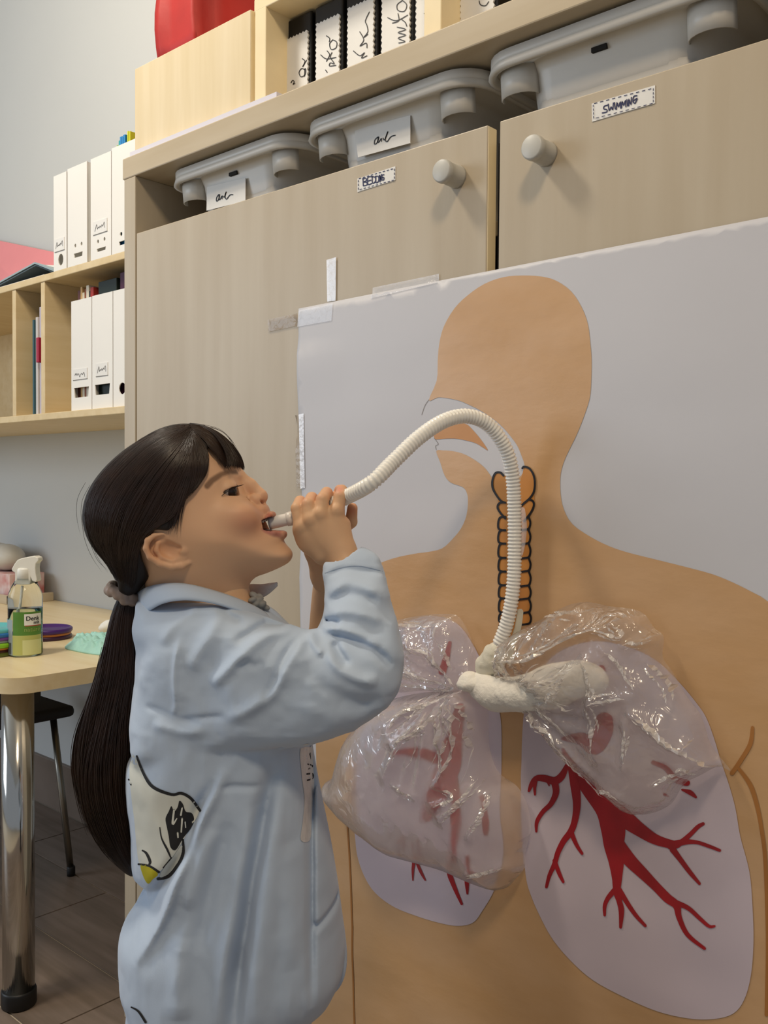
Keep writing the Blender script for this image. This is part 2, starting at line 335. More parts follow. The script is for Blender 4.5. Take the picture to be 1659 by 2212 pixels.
# ring binders with scalloped labels
BIND = [((617, 85, 186), (664, 66, 170), 'la'), ((682, 52, 165), (732, 30, 145), 'sko'), ((750, 20, 150), (806, -8, 120), 'dren'), ((824, -15, 108), (884, -35, 84), 'mko'), ((898, -50, 82), (946, -75, 62), 'no'), ((994, -60, 55), (1066, -90, 20), 'go')]
yl = YU+.045
INKS = {0: [R2((328, 368), (345, 385), (330, 420), (345, 395), (355, 378)), R2((345, 440), (325, 430), (308, 455), (320, 482), (345, 470), (350, 440), (345, 432), (342, 480)), R2((258, 520), (268, 505), (278, 515), (270, 530), (282, 525))],
        1: [R2((480, 225), (500, 240), (498, 262)), R2((520, 250), (500, 275), (510, 310), (540, 300), (545, 265), (520, 250)), R2((445, 345), (480, 370), (540, 360)), R2((485, 320), (500, 345), (480, 385)), R2((515, 330), (505, 360), (530, 400), (505, 395), (500, 415), (540, 410)), R2((475, 440), (485, 455))],
        2: [R2((750, 75), (725, 130), (735, 160), (740, 200), (715, 235), (740, 215)), R2((690, 200), (715, 250), (690, 290), (730, 270), (735, 300)), R2((650, 320), (690, 350), (720, 330), (700, 365), (735, 350))],
        3: [R2((955, 5), (925, 30), (930, 65), (970, 70), (985, 30), (955, 0)), R2((865, 110), (920, 130), (990, 95)), R2((930, 85), (935, 130), (895, 145)), R2((950, 120), (975, 140), (985, 165)), R2((925, 170), (980, 185), (930, 205), (980, 220), (930, 240), (975, 260), (935, 270))],
        4: [R2((1100, 20), (1140, 18), (1165, 30)), R2((1170, 10), (1140, 30), (1165, 45)), R2((1095, 85), (1110, 95)), R2((1165, 105), (1135, 130), (1165, 150))],
        5: [R2((1440, 5), (1450, 30), (1480, 35), (1500, 10))]}
lab = ['black ring binder beside the cabinet upright', 'second black ring binder from the cabinet door', 'third black ring binder from the cabinet door', 'fourth black ring binder from the cabinet door', 'black ring binder before the second upright', 'black ring binder beyond the second upright']
for i, (a, b, wd) in enumerate(BIND):
    A = hy(a[0], a[2], yl); B = hy(b[0], b[2], yl); x0 = A[0]; x1 = B[0]
    t = thing('ring_binder', lab[i]+' with white handwritten spine label', 'binder', ((x0+x1)/2, yl+.12, 1.589), group='black binders on top of the cupboard')
    g0 = x0-.006; g1 = x1+.005
    box('cover', (g0, yl+.003, 1.5895), (g1, yl+.27, ZT-.010), BLACK, t, bev=.003)
    z1 = hy((a[0]+b[0])/2, (a[1]+b[1])/2, yl)[2]; z1 = min(z1, ZT-.02); z0 = 1.598
    P = []; n = 5; m = 9; e = .0012
    P += [(x0+(x1-x0)*k/10, z0) for k in range(10)]
    k2 = int((z1-z0)/.004); P += [(x1+(e if k % 2 else -e), z0+(z1-z0)*k/k2) for k in range(k2)]
    P += [(x1-(x1-x0)*k/14, z1+(e if k % 2 else -e)) for k in range(14)]; P += [(x0+(e if k % 2 else -e), z1-(z1-z0)*k/k2) for k in range(k2)]
    MB().prism([(p[0], yl, p[1]) for p in P], (0, .0028, 0)).mk('spine_label', LABEL, t)
    strokes('handwriting', [[p+(.9,) for p in s] for s in INKS[i]], onplane(yl-.0006), INK, t, sub=4)
# red storage bag on the upper cabinet
RED = mat('red_fabric', '#b8261d', .55, var=.12, scale=12, bump=.3, bscale=18, bdist=.004)
bm_ = bmesh.new(); bmesh.ops.create_cube(bm_, size=1); bmesh.ops.subdivide_edges(bm_, edges=list(bm_.edges), cuts=9, use_grid_fill=True)
for v in bm_.verts:
    c = v.co.copy(); k = .5-abs(c.z); s = 1+.03*math.sin(c.z*7+c.x*3)
    p = Vector((-1.468+(c.x+.5)*.145, .040+(c.y+.5)*.34, ZT-.003+(c.z+.5)*.30))
    n = noise.noise(p*9)*.010; p += Vector((c.x*n*2, n*.6, 0))
    if c.x < -.3: p.y += .010*math.sin(c.z*6)
    r = max(0, abs(c.x)-.40)*max(0, abs(c.y)-.44)*4; p -= Vector((math.copysign(r, c.x), math.copysign(r, c.y), 0)); v.co = p
for v in bm_.verts: v.co.z = max(v.co.z, ZT-.004)
bm_.verts.index_update()
mk('fabric_box', [v.co[:] for v in bm_.verts], [[v.index for v in f.verts] for f in bm_.faces], RED, label='red fabric storage box standing on the upper cabinet', cat='box', smooth=True); bm_.free()
# ============================================================ anatomy poster taped to the cupboard doors
def psurf(x, z):
    a = noise.noise(Vector((x*2.2, z*6.5, 1.3)))*.0022+noise.noise(Vector((x*7, z*13, 5.1)))*.0009
    lo = max(0, min(1, (1.0-z)/.5)); b = noise.noise(Vector((x*11+z*8, z*13-x*7, 8.0)))*.0016*lo
    e = max(0.0, 1-abs(x+1.03)/.10)*(.003+.003*math.sin(z*11))*(1 if z < 1.2 else 0)
    tf = max(0.0, min(1.0, (1.262-z)/.09))
    return -(.0042+(a+b+e)*tf)
POSTER_X0 = hy(650, 668)[0]
pt = thing('anatomy_poster', 'large white paper poster with orange body cut-out and lilac lungs', 'poster', (-.6, 0, .1))
def px2(P): return np.array([hy(p[0], p[1])[[0, 2]] for p in P])
def lay(name, pxs, layer, m, sp=.009, close=6, raw=None, **k):
    P2 = raw if raw is not None else px2(pxs)
    if close: P2 = spline(P2, close, True)
    V, Fc = sheet2d(P2, sp)
    W = [(v[0], psurf(v[0], v[1])-.0007*layer, v[1]) for v in V]
    return mk(name, W, [f[::-1] for f in Fc], m, pt, smooth=True, **k)
def pplace(layer):
    def f(V, i=0):
        out = []
        for p in V: q = hy(p[0], p[1]); out.append((q[0], psurf(q[0], q[2])-.0007*layer-2.5e-5*i, q[2]))
        return out
    return f
zL = [hy(650, 668)[2]]
edge = [(-1.031, 1.260), (-.85, 1.263), (-.6, 1.266), (-.347, 1.269), (-.21, 1.270), (-.21, .70), (-.21, .10), (-.6, .10), (-.985, .10), (-.992, .25), (-1.000, .5), (-1.016, .75), (-1.024, .86), (-1.020, .95), (-1.026, 1.05), (-1.030, 1.15)]
P2 = np.array(edge); P2 = np.concatenate([spline(P2[i:i+1].repeat(1, 0) if False else P2[[i, (i+1) % len(P2)]], 5)[:-1] for i in range(len(P2))])
sh = lay('paper_sheet', None, 0, PAPERW, .011, 0, raw=P2, label='white poster paper')
sm = sh.modifiers.new('s', 'SOLIDIFY'); sm.thickness = .0003
ORA = mat('orange_painted_paper', '#cda67d', .38, scale=5, stretch=(1, 1, 2.2), col2='#c29766', bump=.16, bscale=14, bdist=.006)
ORA2 = mat('orange_painted_paper_deep', '#cb9763', .45, scale=9, col2='#bf8750')
LUNG = mat('lilac_lung_paper', '#c9bac1', .5, var=.04, scale=5, bump=.06, bscale=12, bdist=.006)
REDP = mat('red_vessel_paint', '#a01620', .4, var=.22, scale=26, stretch=(1, 1, .5))
body = S3((110, 90))+S8((105, 575), (110, 480), (118, 400), (140, 320), (190, 235), (250, 175), (330, 120), (420, 88), (510, 80), (600, 85), (670, 105), (740, 155), (790, 230), (820, 310), (832, 400), (838, 480), (836, 580), (828, 660), (800, 745), (765, 830), (725, 910), (700, 970), (688, 1030), (690, 1110), (705, 1180), (745, 1250), (830, 1310), (920, 1355), (1010, 1385), (1130, 1415), (1270, 1450), (1400, 1485), (1500, 1525), (1600, 1575), (1659, 1610))
body += [(1740, 1360), (1790, 1460), (1815, 1650)]
b2d = list(px2(body)); b2d += [np.array(p) for p in ((-.222, .7), (-.222, .4), (-.222, .11), (-.6, .11), (-.975, .11), (-.978, .3), (-.985, .6))]
b2d += list(px2([(690, 1420), (700, 1340), (745, 1265), (800, 1228), (850, 1207)]+S8((0, 1390), (60, 1382), (130, 1365), (180, 1320), (220, 1270), (245, 1210), (252, 1140), (245, 1100), (225, 1075), (170, 1055), (140, 1020), (120, 960))+S3((165, 480), (220, 475), (290, 480), (370, 500), (440, 535), (500, 575), (550, 620), (620, 700), (760, 720), (840, 640), (845, 580), (820, 510), (790, 440), (740, 370), (680, 300), (600, 230), (500, 165), (430, 130), (350, 95), (260, 75), (180, 68))))
lay('body_cutout', None, 1, ORA, .010, 3, raw=np.array(b2d), label='orange head and torso cut-out with open airway')
lay('palate_cutout', S3((150, 330), (190, 300), (260, 272), (340, 262), (400, 275), (440, 310), (500, 380), (550, 450), (560, 475), (530, 455), (470, 420), (400, 400), (320, 385), (230, 385), (160, 390), (148, 360)), 1, ORA2, .012, 4)
lay('lung', [(1085, 1545), (1088, 1640), (1085, 1750), (1095, 1840), (1075, 1914), (1045, 1968), (1027, 1990), (997, 1996), (961, 1991), (913, 1978), (859, 1957), (817, 1926), (792, 1890), (777, 1848), (771, 1800), (764, 1740), (766, 1650), (775, 1560), (800, 1470), (830, 1400), (870, 1350), (930, 1330), (990, 1345), (1030, 1400), (1060, 1470)], 2, LUNG, .010, 4, label='smaller lilac lung on the child side')
lay('lung', S2((160, 750), (150, 900), (145, 1050), (140, 1170), (150, 1400))+S7((800, 140), (820, 220), (860, 310), (900, 380), (960, 450), (1040, 520), (1150, 580), (1270, 630), (1380, 655), (1470, 658), (1540, 640), (1580, 590), (1605, 500), (1615, 380), (1612, 250), (1600, 130))+S2((1500, 1500), (1470, 1330), (1430, 1180), (1380, 1030), (1340, 900), (1290, 770), (1230, 680), (1130, 560), (1000, 430), (850, 350), (650, 300), (480, 320), (330, 400), (230, 550), (180, 680)), 2, LUNG, .010, 4, label='larger lilac lung with red branching vessels')
VR = [((402, 965, 10), (450, 1060, 28), (560, 1200, 50), (680, 1330, 75), (715, 1450, 75), (720, 1550, 62), (735, 1650, 48), (740, 1750, 32), (740, 1830, 22)),
 ((620, 1260, 40), (760, 1370, 55), (880, 1460, 42), (980, 1520, 32), (1090, 1550, 25), (1130, 1540, 18), (1190, 1490, 14), (1240, 1440, 13), (1272, 1422, 10)),
 ((1070, 1555, 25), (1150, 1535, 18), (1230, 1535, 12), (1310, 1560, 11), (1375, 1585, 9)), ((1085, 1580, 20), (1130, 1640, 16), (1190, 1720, 14), (1250, 1790, 9)),
 ((740, 1550, 45), (820, 1650, 40), (900, 1730, 34), (980, 1810, 28), (1050, 1880, 28), (1108, 1925, 24), (1125, 2000, 17), (1177, 2105, 14), (1281, 2189, 10)), ((1095, 1905, 18), (1180, 1940, 14), (1250, 2000, 12), (1310, 2050, 10), (1345, 2050, 7)),
 ((740, 1750, 30), (740, 1840, 22), (755, 1900, 17), (768, 1960, 17), (763, 2059, 9)), ((728, 1830, 18), (685, 1880, 14), (665, 1930, 12), (665, 1985, 8)), ((755, 1830, 16), (810, 1920, 14), (860, 1990, 12), (915, 2050, 9)),
 ((445, 1080, 12), (475, 1180, 28), (490, 1300, 24), (480, 1400, 20), (455, 1470, 20), (410, 1530, 18), (375, 1600, 16), (355, 1670, 15), (325, 1740, 12), (308, 1810, 9)), ((455, 1470, 16), (490, 1550, 12), (525, 1605, 9)), ((355, 1650, 13), (385, 1730, 12), (410, 1780, 8)),
 ((430, 1060, 12), (395, 1130, 22), (350, 1160, 24), (290, 1145, 22), (240, 1145, 18), (210, 1180, 15), (192, 1222, 8)), ((238, 1150, 10), (228, 1200, 10), (230, 1245, 6)), ((350, 1165, 22), (360, 1230, 20), (330, 1300, 16), (280, 1350, 14), (245, 1410, 12), (242, 1470, 7)), ((305, 1150, 12), (318, 1190, 4)),
 ((1140, 1213, 6), (1190, 1230, 15), (1225, 1258, 8)), ((1030, 1243, 8), (1053, 1253, 6)), ((960, 1045, 12), (1040, 1080, 16), (1100, 1150, 20), (1170, 1170, 20)), ((640, 470, 25), (645, 500, 25)), ((660, 790, 55), (650, 860, 60), (600, 950, 50), (520, 900, 40), (400, 900, 10))]
strokes('blood_vessels', [S2(*p) for p in VR[:16]], pplace(3), REDP, pt, label='red branching vessels painted on the larger lung')
for p in VR[16:]: strokes('blood_vessel', [S2(*p)], pplace(3), REDP, pt)
VL = [((920, 760, 34), (880, 980, 62), (840, 1150, 80), (740, 1350, 70), (670, 1500, 30)), ((870, 1200, 30), (885, 1450, 30), (860, 1650, 22), (850, 1830, 18), (880, 1930, 14), (935, 2055, 8)), ((840, 1130, 34), (640, 1065, 36), (430, 1078, 9)),
 ((505, 1640, 8), (512, 1720, 8), (516, 1758, 4)), ((600, 1660, 8), (615, 1750, 12), (608, 1830, 9), (608, 1900, 4)), ((620, 1750, 9), (660, 1840, 10), (692, 1898, 5)), ((958, 1760, 14), (965, 1900, 15), (970, 1988, 6)), ((985, 1850, 8), (1040, 1890, 14), (1080, 1940, 6)), ((800, 520, 25), (830, 420, 20), (850, 330, 12)), ((1060, 1350, 20), (1090, 1520, 24), (1090, 1600, 16))]
for k_ in ([0, 1, 2], [3], [4, 5], [6], [7], [8], [9]): strokes('blood_vessel', [S1(*VL[q]) for q in k_], pplace(3), REDP, pt)
# windpipe: ochre fill and black rings
lay('windpipe', S3((690, 665), (650, 640), (615, 660), (605, 760), (640, 830), (650, 900), (660, 960), (655, 1200), (650, 1500), (655, 1700), (640, 1880), (680, 2030), (650, 2200), (690, 2205), (705, 2000), (790, 1815), (885, 1800), (885, 1600), (890, 1300), (890, 1000), (925, 900), (925, 800), (932, 720), (910, 640), (850, 600), (835, 650), (800, 720)), 2, mat('ochre_paint', '#cb8d42', .5, scale=16, col2='#b5783a'), .008, 3)
ring = [((690, 668), (665, 645), (628, 650), (606, 700), (606, 760), (630, 810), (670, 862), (705, 877)), ((835, 612), (850, 600), (890, 615), (920, 660), (932, 720), (925, 790), (895, 840), (850, 880), (805, 920)), ((700, 875), (660, 880), (645, 910), (662, 948), (705, 998)), ((890, 852), (918, 865), (925, 900), (900, 955), (850, 1018))]
ys = [985, 1087, 1190, 1300, 1405, 1510, 1612, 1722, 1800, 1880]
for a, b in zip(ys[:-1], ys[1:]): ring.append(((705, a), (665, a+6), (650, a+.45*(b-a)), (656, b-8), (705, b+2)))
yr = [980, 1080, 1188, 1298, 1400, 1512, 1612, 1718, 1808]
for a, b in zip(yr[:-1], yr[1:]): ring.append(((885, a+6), (898, a+.5*(b-a)), (886, b-6), (850, b+4), (795, b+10)))
ring += [((668, 2028), (690, 2040), (710, 2032)), ((625, 2205), (655, 2195), (690, 2198))]
for s_ in ring: strokes('windpipe_ring', [S3(*[p+(8.0,) for p in s_])], pplace(3), INK, pt, sub=6)
BRN = mat('brown_pencil_line', '#a86f35', .6, var=.1)
for q_ in [S1((190, 940, 5), (182, 1200, 5), (165, 1450, 5), (180, 1700, 5), (200, 2100, 5), (208, 2212, 5)), S1((208, 2212, 5), (212, 2500, 5), (220, 2900, 5)), S2((1575, 830, 10), (1562, 930, 14), (1505, 1030, 14), (1450, 1110, 14)), S2((1490, 1080, 10), (1560, 1180, 14), (1600, 1300, 13), (1630, 1450, 12), (1655, 1650, 12), (1670, 2100, 12), (1660, 2600, 12))]: strokes('arm_line', [q_], pplace(2), BRN, pt)
PEN = mat('pencil_outline', '#8a8684', .7)
for q_ in [[p+(.5,) for p in S3((110, 85), (80, 130), (60, 185), (55, 200))], [p+(.5,) for p in S3((150, 380), (180, 425), (160, 440), (165, 470))]]: strokes('pencil_line', [q_], pplace(1), PEN, pt)
# clear sticky tape
def tape_mat(name, tint, a):
    m = bpy.data.materials.new(name); m.use_nodes = True; N = m.node_tree.nodes; L = m.node_tree.links; b = N['Principled BSDF']
    b.inputs['Base Color'].default_value = lin(tint)+(1,); b.inputs['Roughness'].default_value = .22; b.inputs['Alpha'].default_value = a
    tc = N.new('ShaderNodeTexCoord'); n = N.new('ShaderNodeTexNoise'); n.inputs['Scale'].default_value = 130; L.new(tc.outputs['Object'], n.inputs['Vector'])
    bp = N.new('ShaderNodeBump'); bp.inputs['Strength'].default_value = .5; bp.inputs['Distance'].default_value = .002; L.new(n.outputs['Fac'], bp.inputs['Height']); L.new(bp.outputs[0], b.inputs['Normal']); return m
TAPE = tape_mat('clear_tape', '#e9ecf5', .42); TAPEM = tape_mat('matt_tape', '#a2917d', .5); TAPEW = tape_mat('crinkled_tape', '#f2f4fb', .8)
for nm, q, m in (('tape_strip', [(580, 691), (648, 677), (648, 703), (581, 717)], TAPEM), ('tape_strip', [(651, 672), (725, 656), (722, 694), (648, 707)], TAPE), ('tape_strip', [(707, 562), (728, 556), (727, 650), (709, 652)], TAPEW), ('tape_strip', [(807, 622), (950, 592), (950, 612), (807, 646)], TAPE), ('tape_strip', [(653, 896), (663, 894), (664, 1054), (654, 1056)], TAPEW), ('tape_strip', [(644, 898), (653, 896), (654, 1056), (646, 1050)], TAPEM)):
    q2 = px2(q); V, Fc = sheet2d(np.concatenate([spline(q2[[i, (i+1) % 4]], 6)[:-1] for i in range(4)]), .006)
    W = [(v[0], min(psurf(v[0], v[1])-.0012, -.0012) if v[0] > POSTER_X0-.004 and v[1] < 1.262 else -.0016, v[1]) for v in V]
    W = [(a, b-abs(noise.noise(Vector((a*90, 0, c*90))))*.0012, c) for a, b, c in W]
    mk(nm, W, [f[::-1] for f in Fc], m, pt, smooth=True)
# ============================================================ sculpting tools: signed distance grids turned into meshes
D0 = 1.06; KU = D0/F          # 1 unit = one photo pixel at the child's distance = 0.526 mm
CX, CY = 829.5, 1106.0
def U(px, py, b=0.0):
    s = 1+b/F; return np.array([CX+(px-CX)*s, b, (CY-py)*s])
def UL(pts, b=0.0): return [U(p[0], p[1], p[2] if len(p) > 2 else b) for p in pts]
def u2w(V):
    V = np.asarray(V, float); return CAM+np.outer((V[:, 0]-CX)*KU, RT)+np.outer((V[:, 1]+F)*KU, FW)+np.outer(V[:, 2]*KU, UP)
class Grid:
    def __init__(s, lo, hi, h):
        s.lo = np.array(lo, float); s.h = h; s.n = np.ceil((np.array(hi)-s.lo)/h).astype(int)+1
        s.ax = [s.lo[i]+h*np.arange(s.n[i]) for i in range(3)]; s.D = np.full(s.n, 1e3, np.float32)
    def sub(s, c, r):
        i0 = [max(0, int((c[k]-r-s.lo[k])/s.h)) for k in range(3)]; i1 = [min(s.n[k], int((c[k]+r-s.lo[k])/s.h)+2) for k in range(3)]
        sl = tuple(slice(a, max(a, b)) for a, b in zip(i0, i1))
        X, Y, Z = np.meshgrid(*[s.ax[k][sl[k]].astype(np.float32) for k in range(3)], indexing='ij', sparse=True); return sl, X, Y, Z
    def merge(s, sl, f, k, op='u'):
        d = s.D[sl]
        if op == 'u': h = np.clip(.5+.5*(d-f)/k, 0, 1); s.D[sl] = d*(1-h)+f*h-k*h*(1-h)
        else: h = np.clip(.5-.5*(d+f)/k, 0, 1); s.D[sl] = d*(1-h)-f*h+k*h*(1-h)
    def ell(s, c, r, k=6.0, op='u', rot=0.0):
        c = np.array(c, float); r = np.array(r, float); sl, X, Y, Z = s.sub(c, r.max()+3*k+4*s.h)
        x = X-c[0]; y = Y-c[1]; z = Z-c[2]
        if rot: ca, sa = math.cos(rot), math.sin(rot); x, z = ca*x+sa*z, -sa*x+ca*z
        q = np.sqrt((x/r[0])**2+(y/r[1])**2+(z/r[2])**2); q2 = np.sqrt((x/r[0]**2)**2+(y/r[1]**2)**2+(z/r[2]**2)**2)+1e-9
        s.merge(sl, (q*(q-1)/q2).astype(np.float32), k, op)
    def cap(s, a, b, ra, rb, k=6.0, op='u'):
        a = np.array(a, float); b = np.array(b, float); c = (a+b)/2; sl, X, Y, Z = s.sub(c, np.linalg.norm(b-a)/2+max(ra, rb)+3*k+4*s.h)
        e = b-a; t = np.clip(((X-a[0])*e[0]+(Y-a[1])*e[1]+(Z-a[2])*e[2])/(e@e+1e-9), 0, 1)
        f = np.sqrt((X-a[0]-t*e[0])**2+(Y-a[1]-t*e[1])**2+(Z-a[2]-t*e[2])**2)-(ra+(rb-ra)*t); s.merge(sl, f.astype(np.float32), k, op)
    def chain(s, pts, k=6.0, op='u'):
        for p, q in zip(pts[:-1], pts[1:]): s.cap(p[:3], q[:3], p[3], q[3], k, op)
    def g2(s): return np.meshgrid(s.ax[0], s.ax[2], indexing='ij')
    def infl(s, poly, R, W, bc=0.0, k=8.0, blur=2, disp=None, dispfar=None):
        """inflate an outline (x, z) to a rounded solid of half depth W about the depth bc"""
        P = np.asarray(poly, float)[:, :2]; X, Z = s.g2()
        d = pdist(P, X, Z)*np.where(inpoly(P, X, Z), 1, -1); d0 = d.copy()
        dc = np.minimum(d, R)
        for _ in range(blur):
            p = np.pad(dc, 2, mode='edge'); q = sum(p[i:i+dc.shape[0], 2:-2] for i in range(5))/5; p = np.pad(q, 2, mode='edge'); q = sum(p[2:-2, i:i+dc.shape[1]] for i in range(5))/5
            wgt = np.clip(d0/(.25*R), 0, 1); dc = dc*(1-wgt)+q*wgt
        W = W if isinstance(W, np.ndarray) else np.full(dc.shape, float(W)); B = bc if isinstance(bc, np.ndarray) else np.full(dc.shape, float(bc))
        Y = s.ax[1][None, :, None].astype(np.float32)
        f = np.sqrt(((Y-B[:, None, :])*(R/W)[:, None, :])**2+((R-dc)**2)[:, None, :])-R
        if disp is not None: f = f-disp[:, None, :]*(Y < B[:, None, :])
        if dispfar is not None: f = f-dispfar[:, None, :]*(Y >= B[:, None, :])
        s.merge((slice(None),)*3, f.astype(np.float32), k); return dc, W
    def mesh(s):
        D = s.D; n = D.shape; S = D < 0
        corners = [(i, j, k) for i in (0, 1) for j in (0, 1) for k in (0, 1)]
        cell = lambda A, o: A[o[0]:n[0]-1+o[0], o[1]:n[1]-1+o[1], o[2]:n[2]-1+o[2]]
        cs = sum(cell(S, o).astype(np.int8) for o in corners); act = (cs > 0) & (cs < 8); idx = np.argwhere(act)
        if len(idx) == 0: return np.zeros((0, 3)), np.zeros((0, 4), int)
        acc = np.zeros((len(idx), 3)); cnt = np.zeros(len(idx))
        val = {o: D[idx[:, 0]+o[0], idx[:, 1]+o[1], idx[:, 2]+o[2]].astype(float) for o in corners}
        for o in corners:
            for a in range(3):
                if o[a] == 0:
                    o2 = tuple(1 if q == a else o[q] for q in range(3)); va, vb = val[o], val[o2]; m = (va < 0) != (vb < 0)
                    t = va/(va-vb+1e-20); p = np.tile(np.array(o, float), (len(idx), 1)); p[:, a] = t; acc[m] += p[m]; cnt[m] += 1
        V = s.lo+(idx+acc/cnt[:, None])*s.h
        vid = np.full(tuple(q-1 for q in n), -1, np.int64); vid[tuple(idx.T)] = np.arange(len(idx)); Q = []
        for a in range(3):
            b, c = (a+1) % 3, (a+2) % 3; sl1 = [slice(None)]*3; sl2 = [slice(None)]*3; sl1[a] = slice(0, n[a]-1); sl2[a] = slice(1, n[a])
            ch = S[tuple(sl1)] != S[tuple(sl2)]; E = np.argwhere(ch); ok = (E[:, b] > 0) & (E[:, c] > 0) & (E[:, b] < n[b]-1) & (E[:, c] < n[c]-1); E = E[ok]
            ins = S[tuple(E.T)]; q = []
            for db, dc in ((1, 1), (0, 1), (0, 0), (1, 0)):
                e = E.copy(); e[:, b] -= db; e[:, c] -= dc; q.append(vid[tuple(e.T)])
            q = np.stack(q, 1); q[~ins] = q[~ins][:, ::-1]; Q.append(q)
        return V, np.concatenate(Q)
def lap(V, Fq, it=2, lam=.5):
    n = len(V)
    for _ in range(it):
        acc = np.zeros_like(V); cnt = np.zeros(n)
        for i in range(4):
            for j in (1, 3): np.add.at(acc, Fq[:, i], V[Fq[:, (i+j) % 4]]); np.add.at(cnt, Fq[:, i], 1)
        V = V+lam*(acc/np.maximum(cnt, 1)[:, None]-V)
    return V
def uobj(name, V, Fq, m, parent, cols=None, **k):
    """mesh in the child's units -> object; numpy fast path"""
    W = u2w(V)-ORG[parent]; me = bpy.data.meshes.new(name); nq = len(Fq); c = Fq.shape[1]
    me.vertices.add(len(W)); me.vertices.foreach_set('co', W.astype(np.float32).ravel())
    me.loops.add(nq*c); me.loops.foreach_set('vertex_index', Fq.astype(np.int32).ravel())
    me.polygons.add(nq); me.polygons.foreach_set('loop_start', np.arange(0, nq*c, c, dtype=np.int32))
    me.polygons.foreach_set('use_smooth', np.ones(nq, bool)); me.update(calc_edges=True); me.validate()
    for mm in (m if isinstance(m, (list, tuple)) else [m]): me.materials.append(mm)
    if cols is not None:
        a = me.color_attributes.new('Col', 'FLOAT_COLOR', 'POINT'); a.data.foreach_set('color', np.concatenate([cols, np.ones((len(cols), 1))], 1).astype(np.float32).ravel())
    o = bpy.data.objects.new(name, me); link(o, parent, k.get('label'), None, None, k.get('kind')); ORG[o] = ORG[parent]; return o
# ============================================================ the child
foot = u2w([U(500, 1106, 0)])[0]
child = thing('person', 'child in light blue shirt with long dark ponytail holding tube to mouth', 'person', (foot[0], foot[1], 0))
SKIN = mat('skin', '#ffffff', .48, var=.02, scale=30, sss=.12, attr='Col', spec=.35)
LINS = lambda c: np.array(lin(c))
# ---- head and neck
P_head = R6((600, 122), (700, 132), (780, 162), (850, 222), (900, 285), (928, 335), (948, 380), (948, 412), (965, 462), (1005, 515), (1045, 548), (1082, 580), (1096, 600), (1120, 640), (1150, 690), (1172, 722), (1176, 748), (1192, 772), (1218, 803), (1222, 835), (1202, 868), (1150, 898), (1080, 928), (1020, 950), (985, 985), (975, 1030), (965, 1090), (960, 1190), (960, 1300), (420, 1300), (410, 1180), (400, 1060), (400, 980), (350, 940), (250, 890), (185, 820), (135, 740), (108, 650), (108, 560), (140, 470), (200, 370), (300, 268), (420, 178), (510, 135))
PH = spline(np.array([U(p[0], p[1])[[0, 2]] for p in P_head]), 4, True)
g = Grid((180, -160, -300), (660, 160, 190), 2.05)
Xg, Zg = g.g2(); pyg = CY-Zg
_t = np.clip((pyg-1130)/(1310-1130), 0, 1); _t = _t*_t*(3-2*_t)
Wf = 131-_t*42-34*np.exp(-((Xg-605)/75)**2-((pyg-1145)/62)**2)
dch, Wh = g.infl(PH, 150, Wf, k=1, blur=4)
wsurf = lambda px, py: float(np.interp(0, [0, 1], [0, 0])) if False else (lambda i, j: Wh[i, j]*math.sqrt(max(0, 1-((150-dch[i, j])/150)**2)))(int((px-g.lo[0])/g.h), int((CY-py-g.lo[2])/g.h))
for s in (-1, 1):
    g.ell(U(508, 1118, s*72), (46, 40, 36), 30)                      # cheek
    g.ell(U(534, 1055, s*32), (4, 11, 9), 10, 's')                 # eye socket
    #                       # brow
g.chain([tuple(U(509, 1020))+(12,), tuple(U(519, 1033))+(11.5,), tuple(U(539, 1048))+(13,), tuple(U(562, 1070))+(15,)], 12)
g.ell(U(568, 1100), (15, 30, 13), 9, rot=-.8)
g.ell(U(566, 1074), (12, 14, 12), 6)
for s in (-1, 1):
    g.ell(U(551, 1080, s*19), (16, 10, 13), 3.5, rot=-.5)
    g.ell(U(565, 1087, s*12), (8, 6.5, 5), 2.5, 's', rot=-.5); g.ell(U(566, 1083, s*22), (5.5, 7, 3.6), 2, 's', rot=-.6)
    g.ell(U(536, 1086, s*30), (4, 5, 11), 5, 's', rot=.4)
# mouth: lips, opening
cheeks = [U(589, 1112), U(585, 1113, -18), U(576, 1120, -34), U(562, 1138, -49)]
low = [U(611, 1154), U(606, 1154, -18), U(588, 1151, -36), U(564, 1143, -49)]
for pth, rr in ((cheeks, (6.5, 6, 5, 3.5)), (low, (8.5, 8.5, 7, 4))):
    for s in (1, -1):
        q = [tuple(np.array([p[0], p[1]*s, p[2]]))+(r,) for p, r in zip(pth, rr)]; g.chain(q, 5)
mouth = np.array([U(p[0], p[1])[[0, 2]] for p in R6((1014, 668), (1064, 634), (1105, 616), (1128, 612), (1220, 600), (1220, 688), (1165, 690), (1100, 687), (1050, 682))])
sl = (slice(None),)*3; dm = -pdist(mouth, Xg, Zg)*np.where(inpoly(mouth, Xg, Zg), 1, -1)
Yg = g.ax[1][None, :, None]
hw = np.clip(12+(640-Xg)*.62, 16, 52)
fm = np.maximum(dm[:, None, :], (np.abs(Yg)-hw[:, None, :])*.8)
g.merge(sl, fm.astype(np.float32), 3, 's')
g.ell(U(556, 1140), (26, 32, 12), 5, 's')
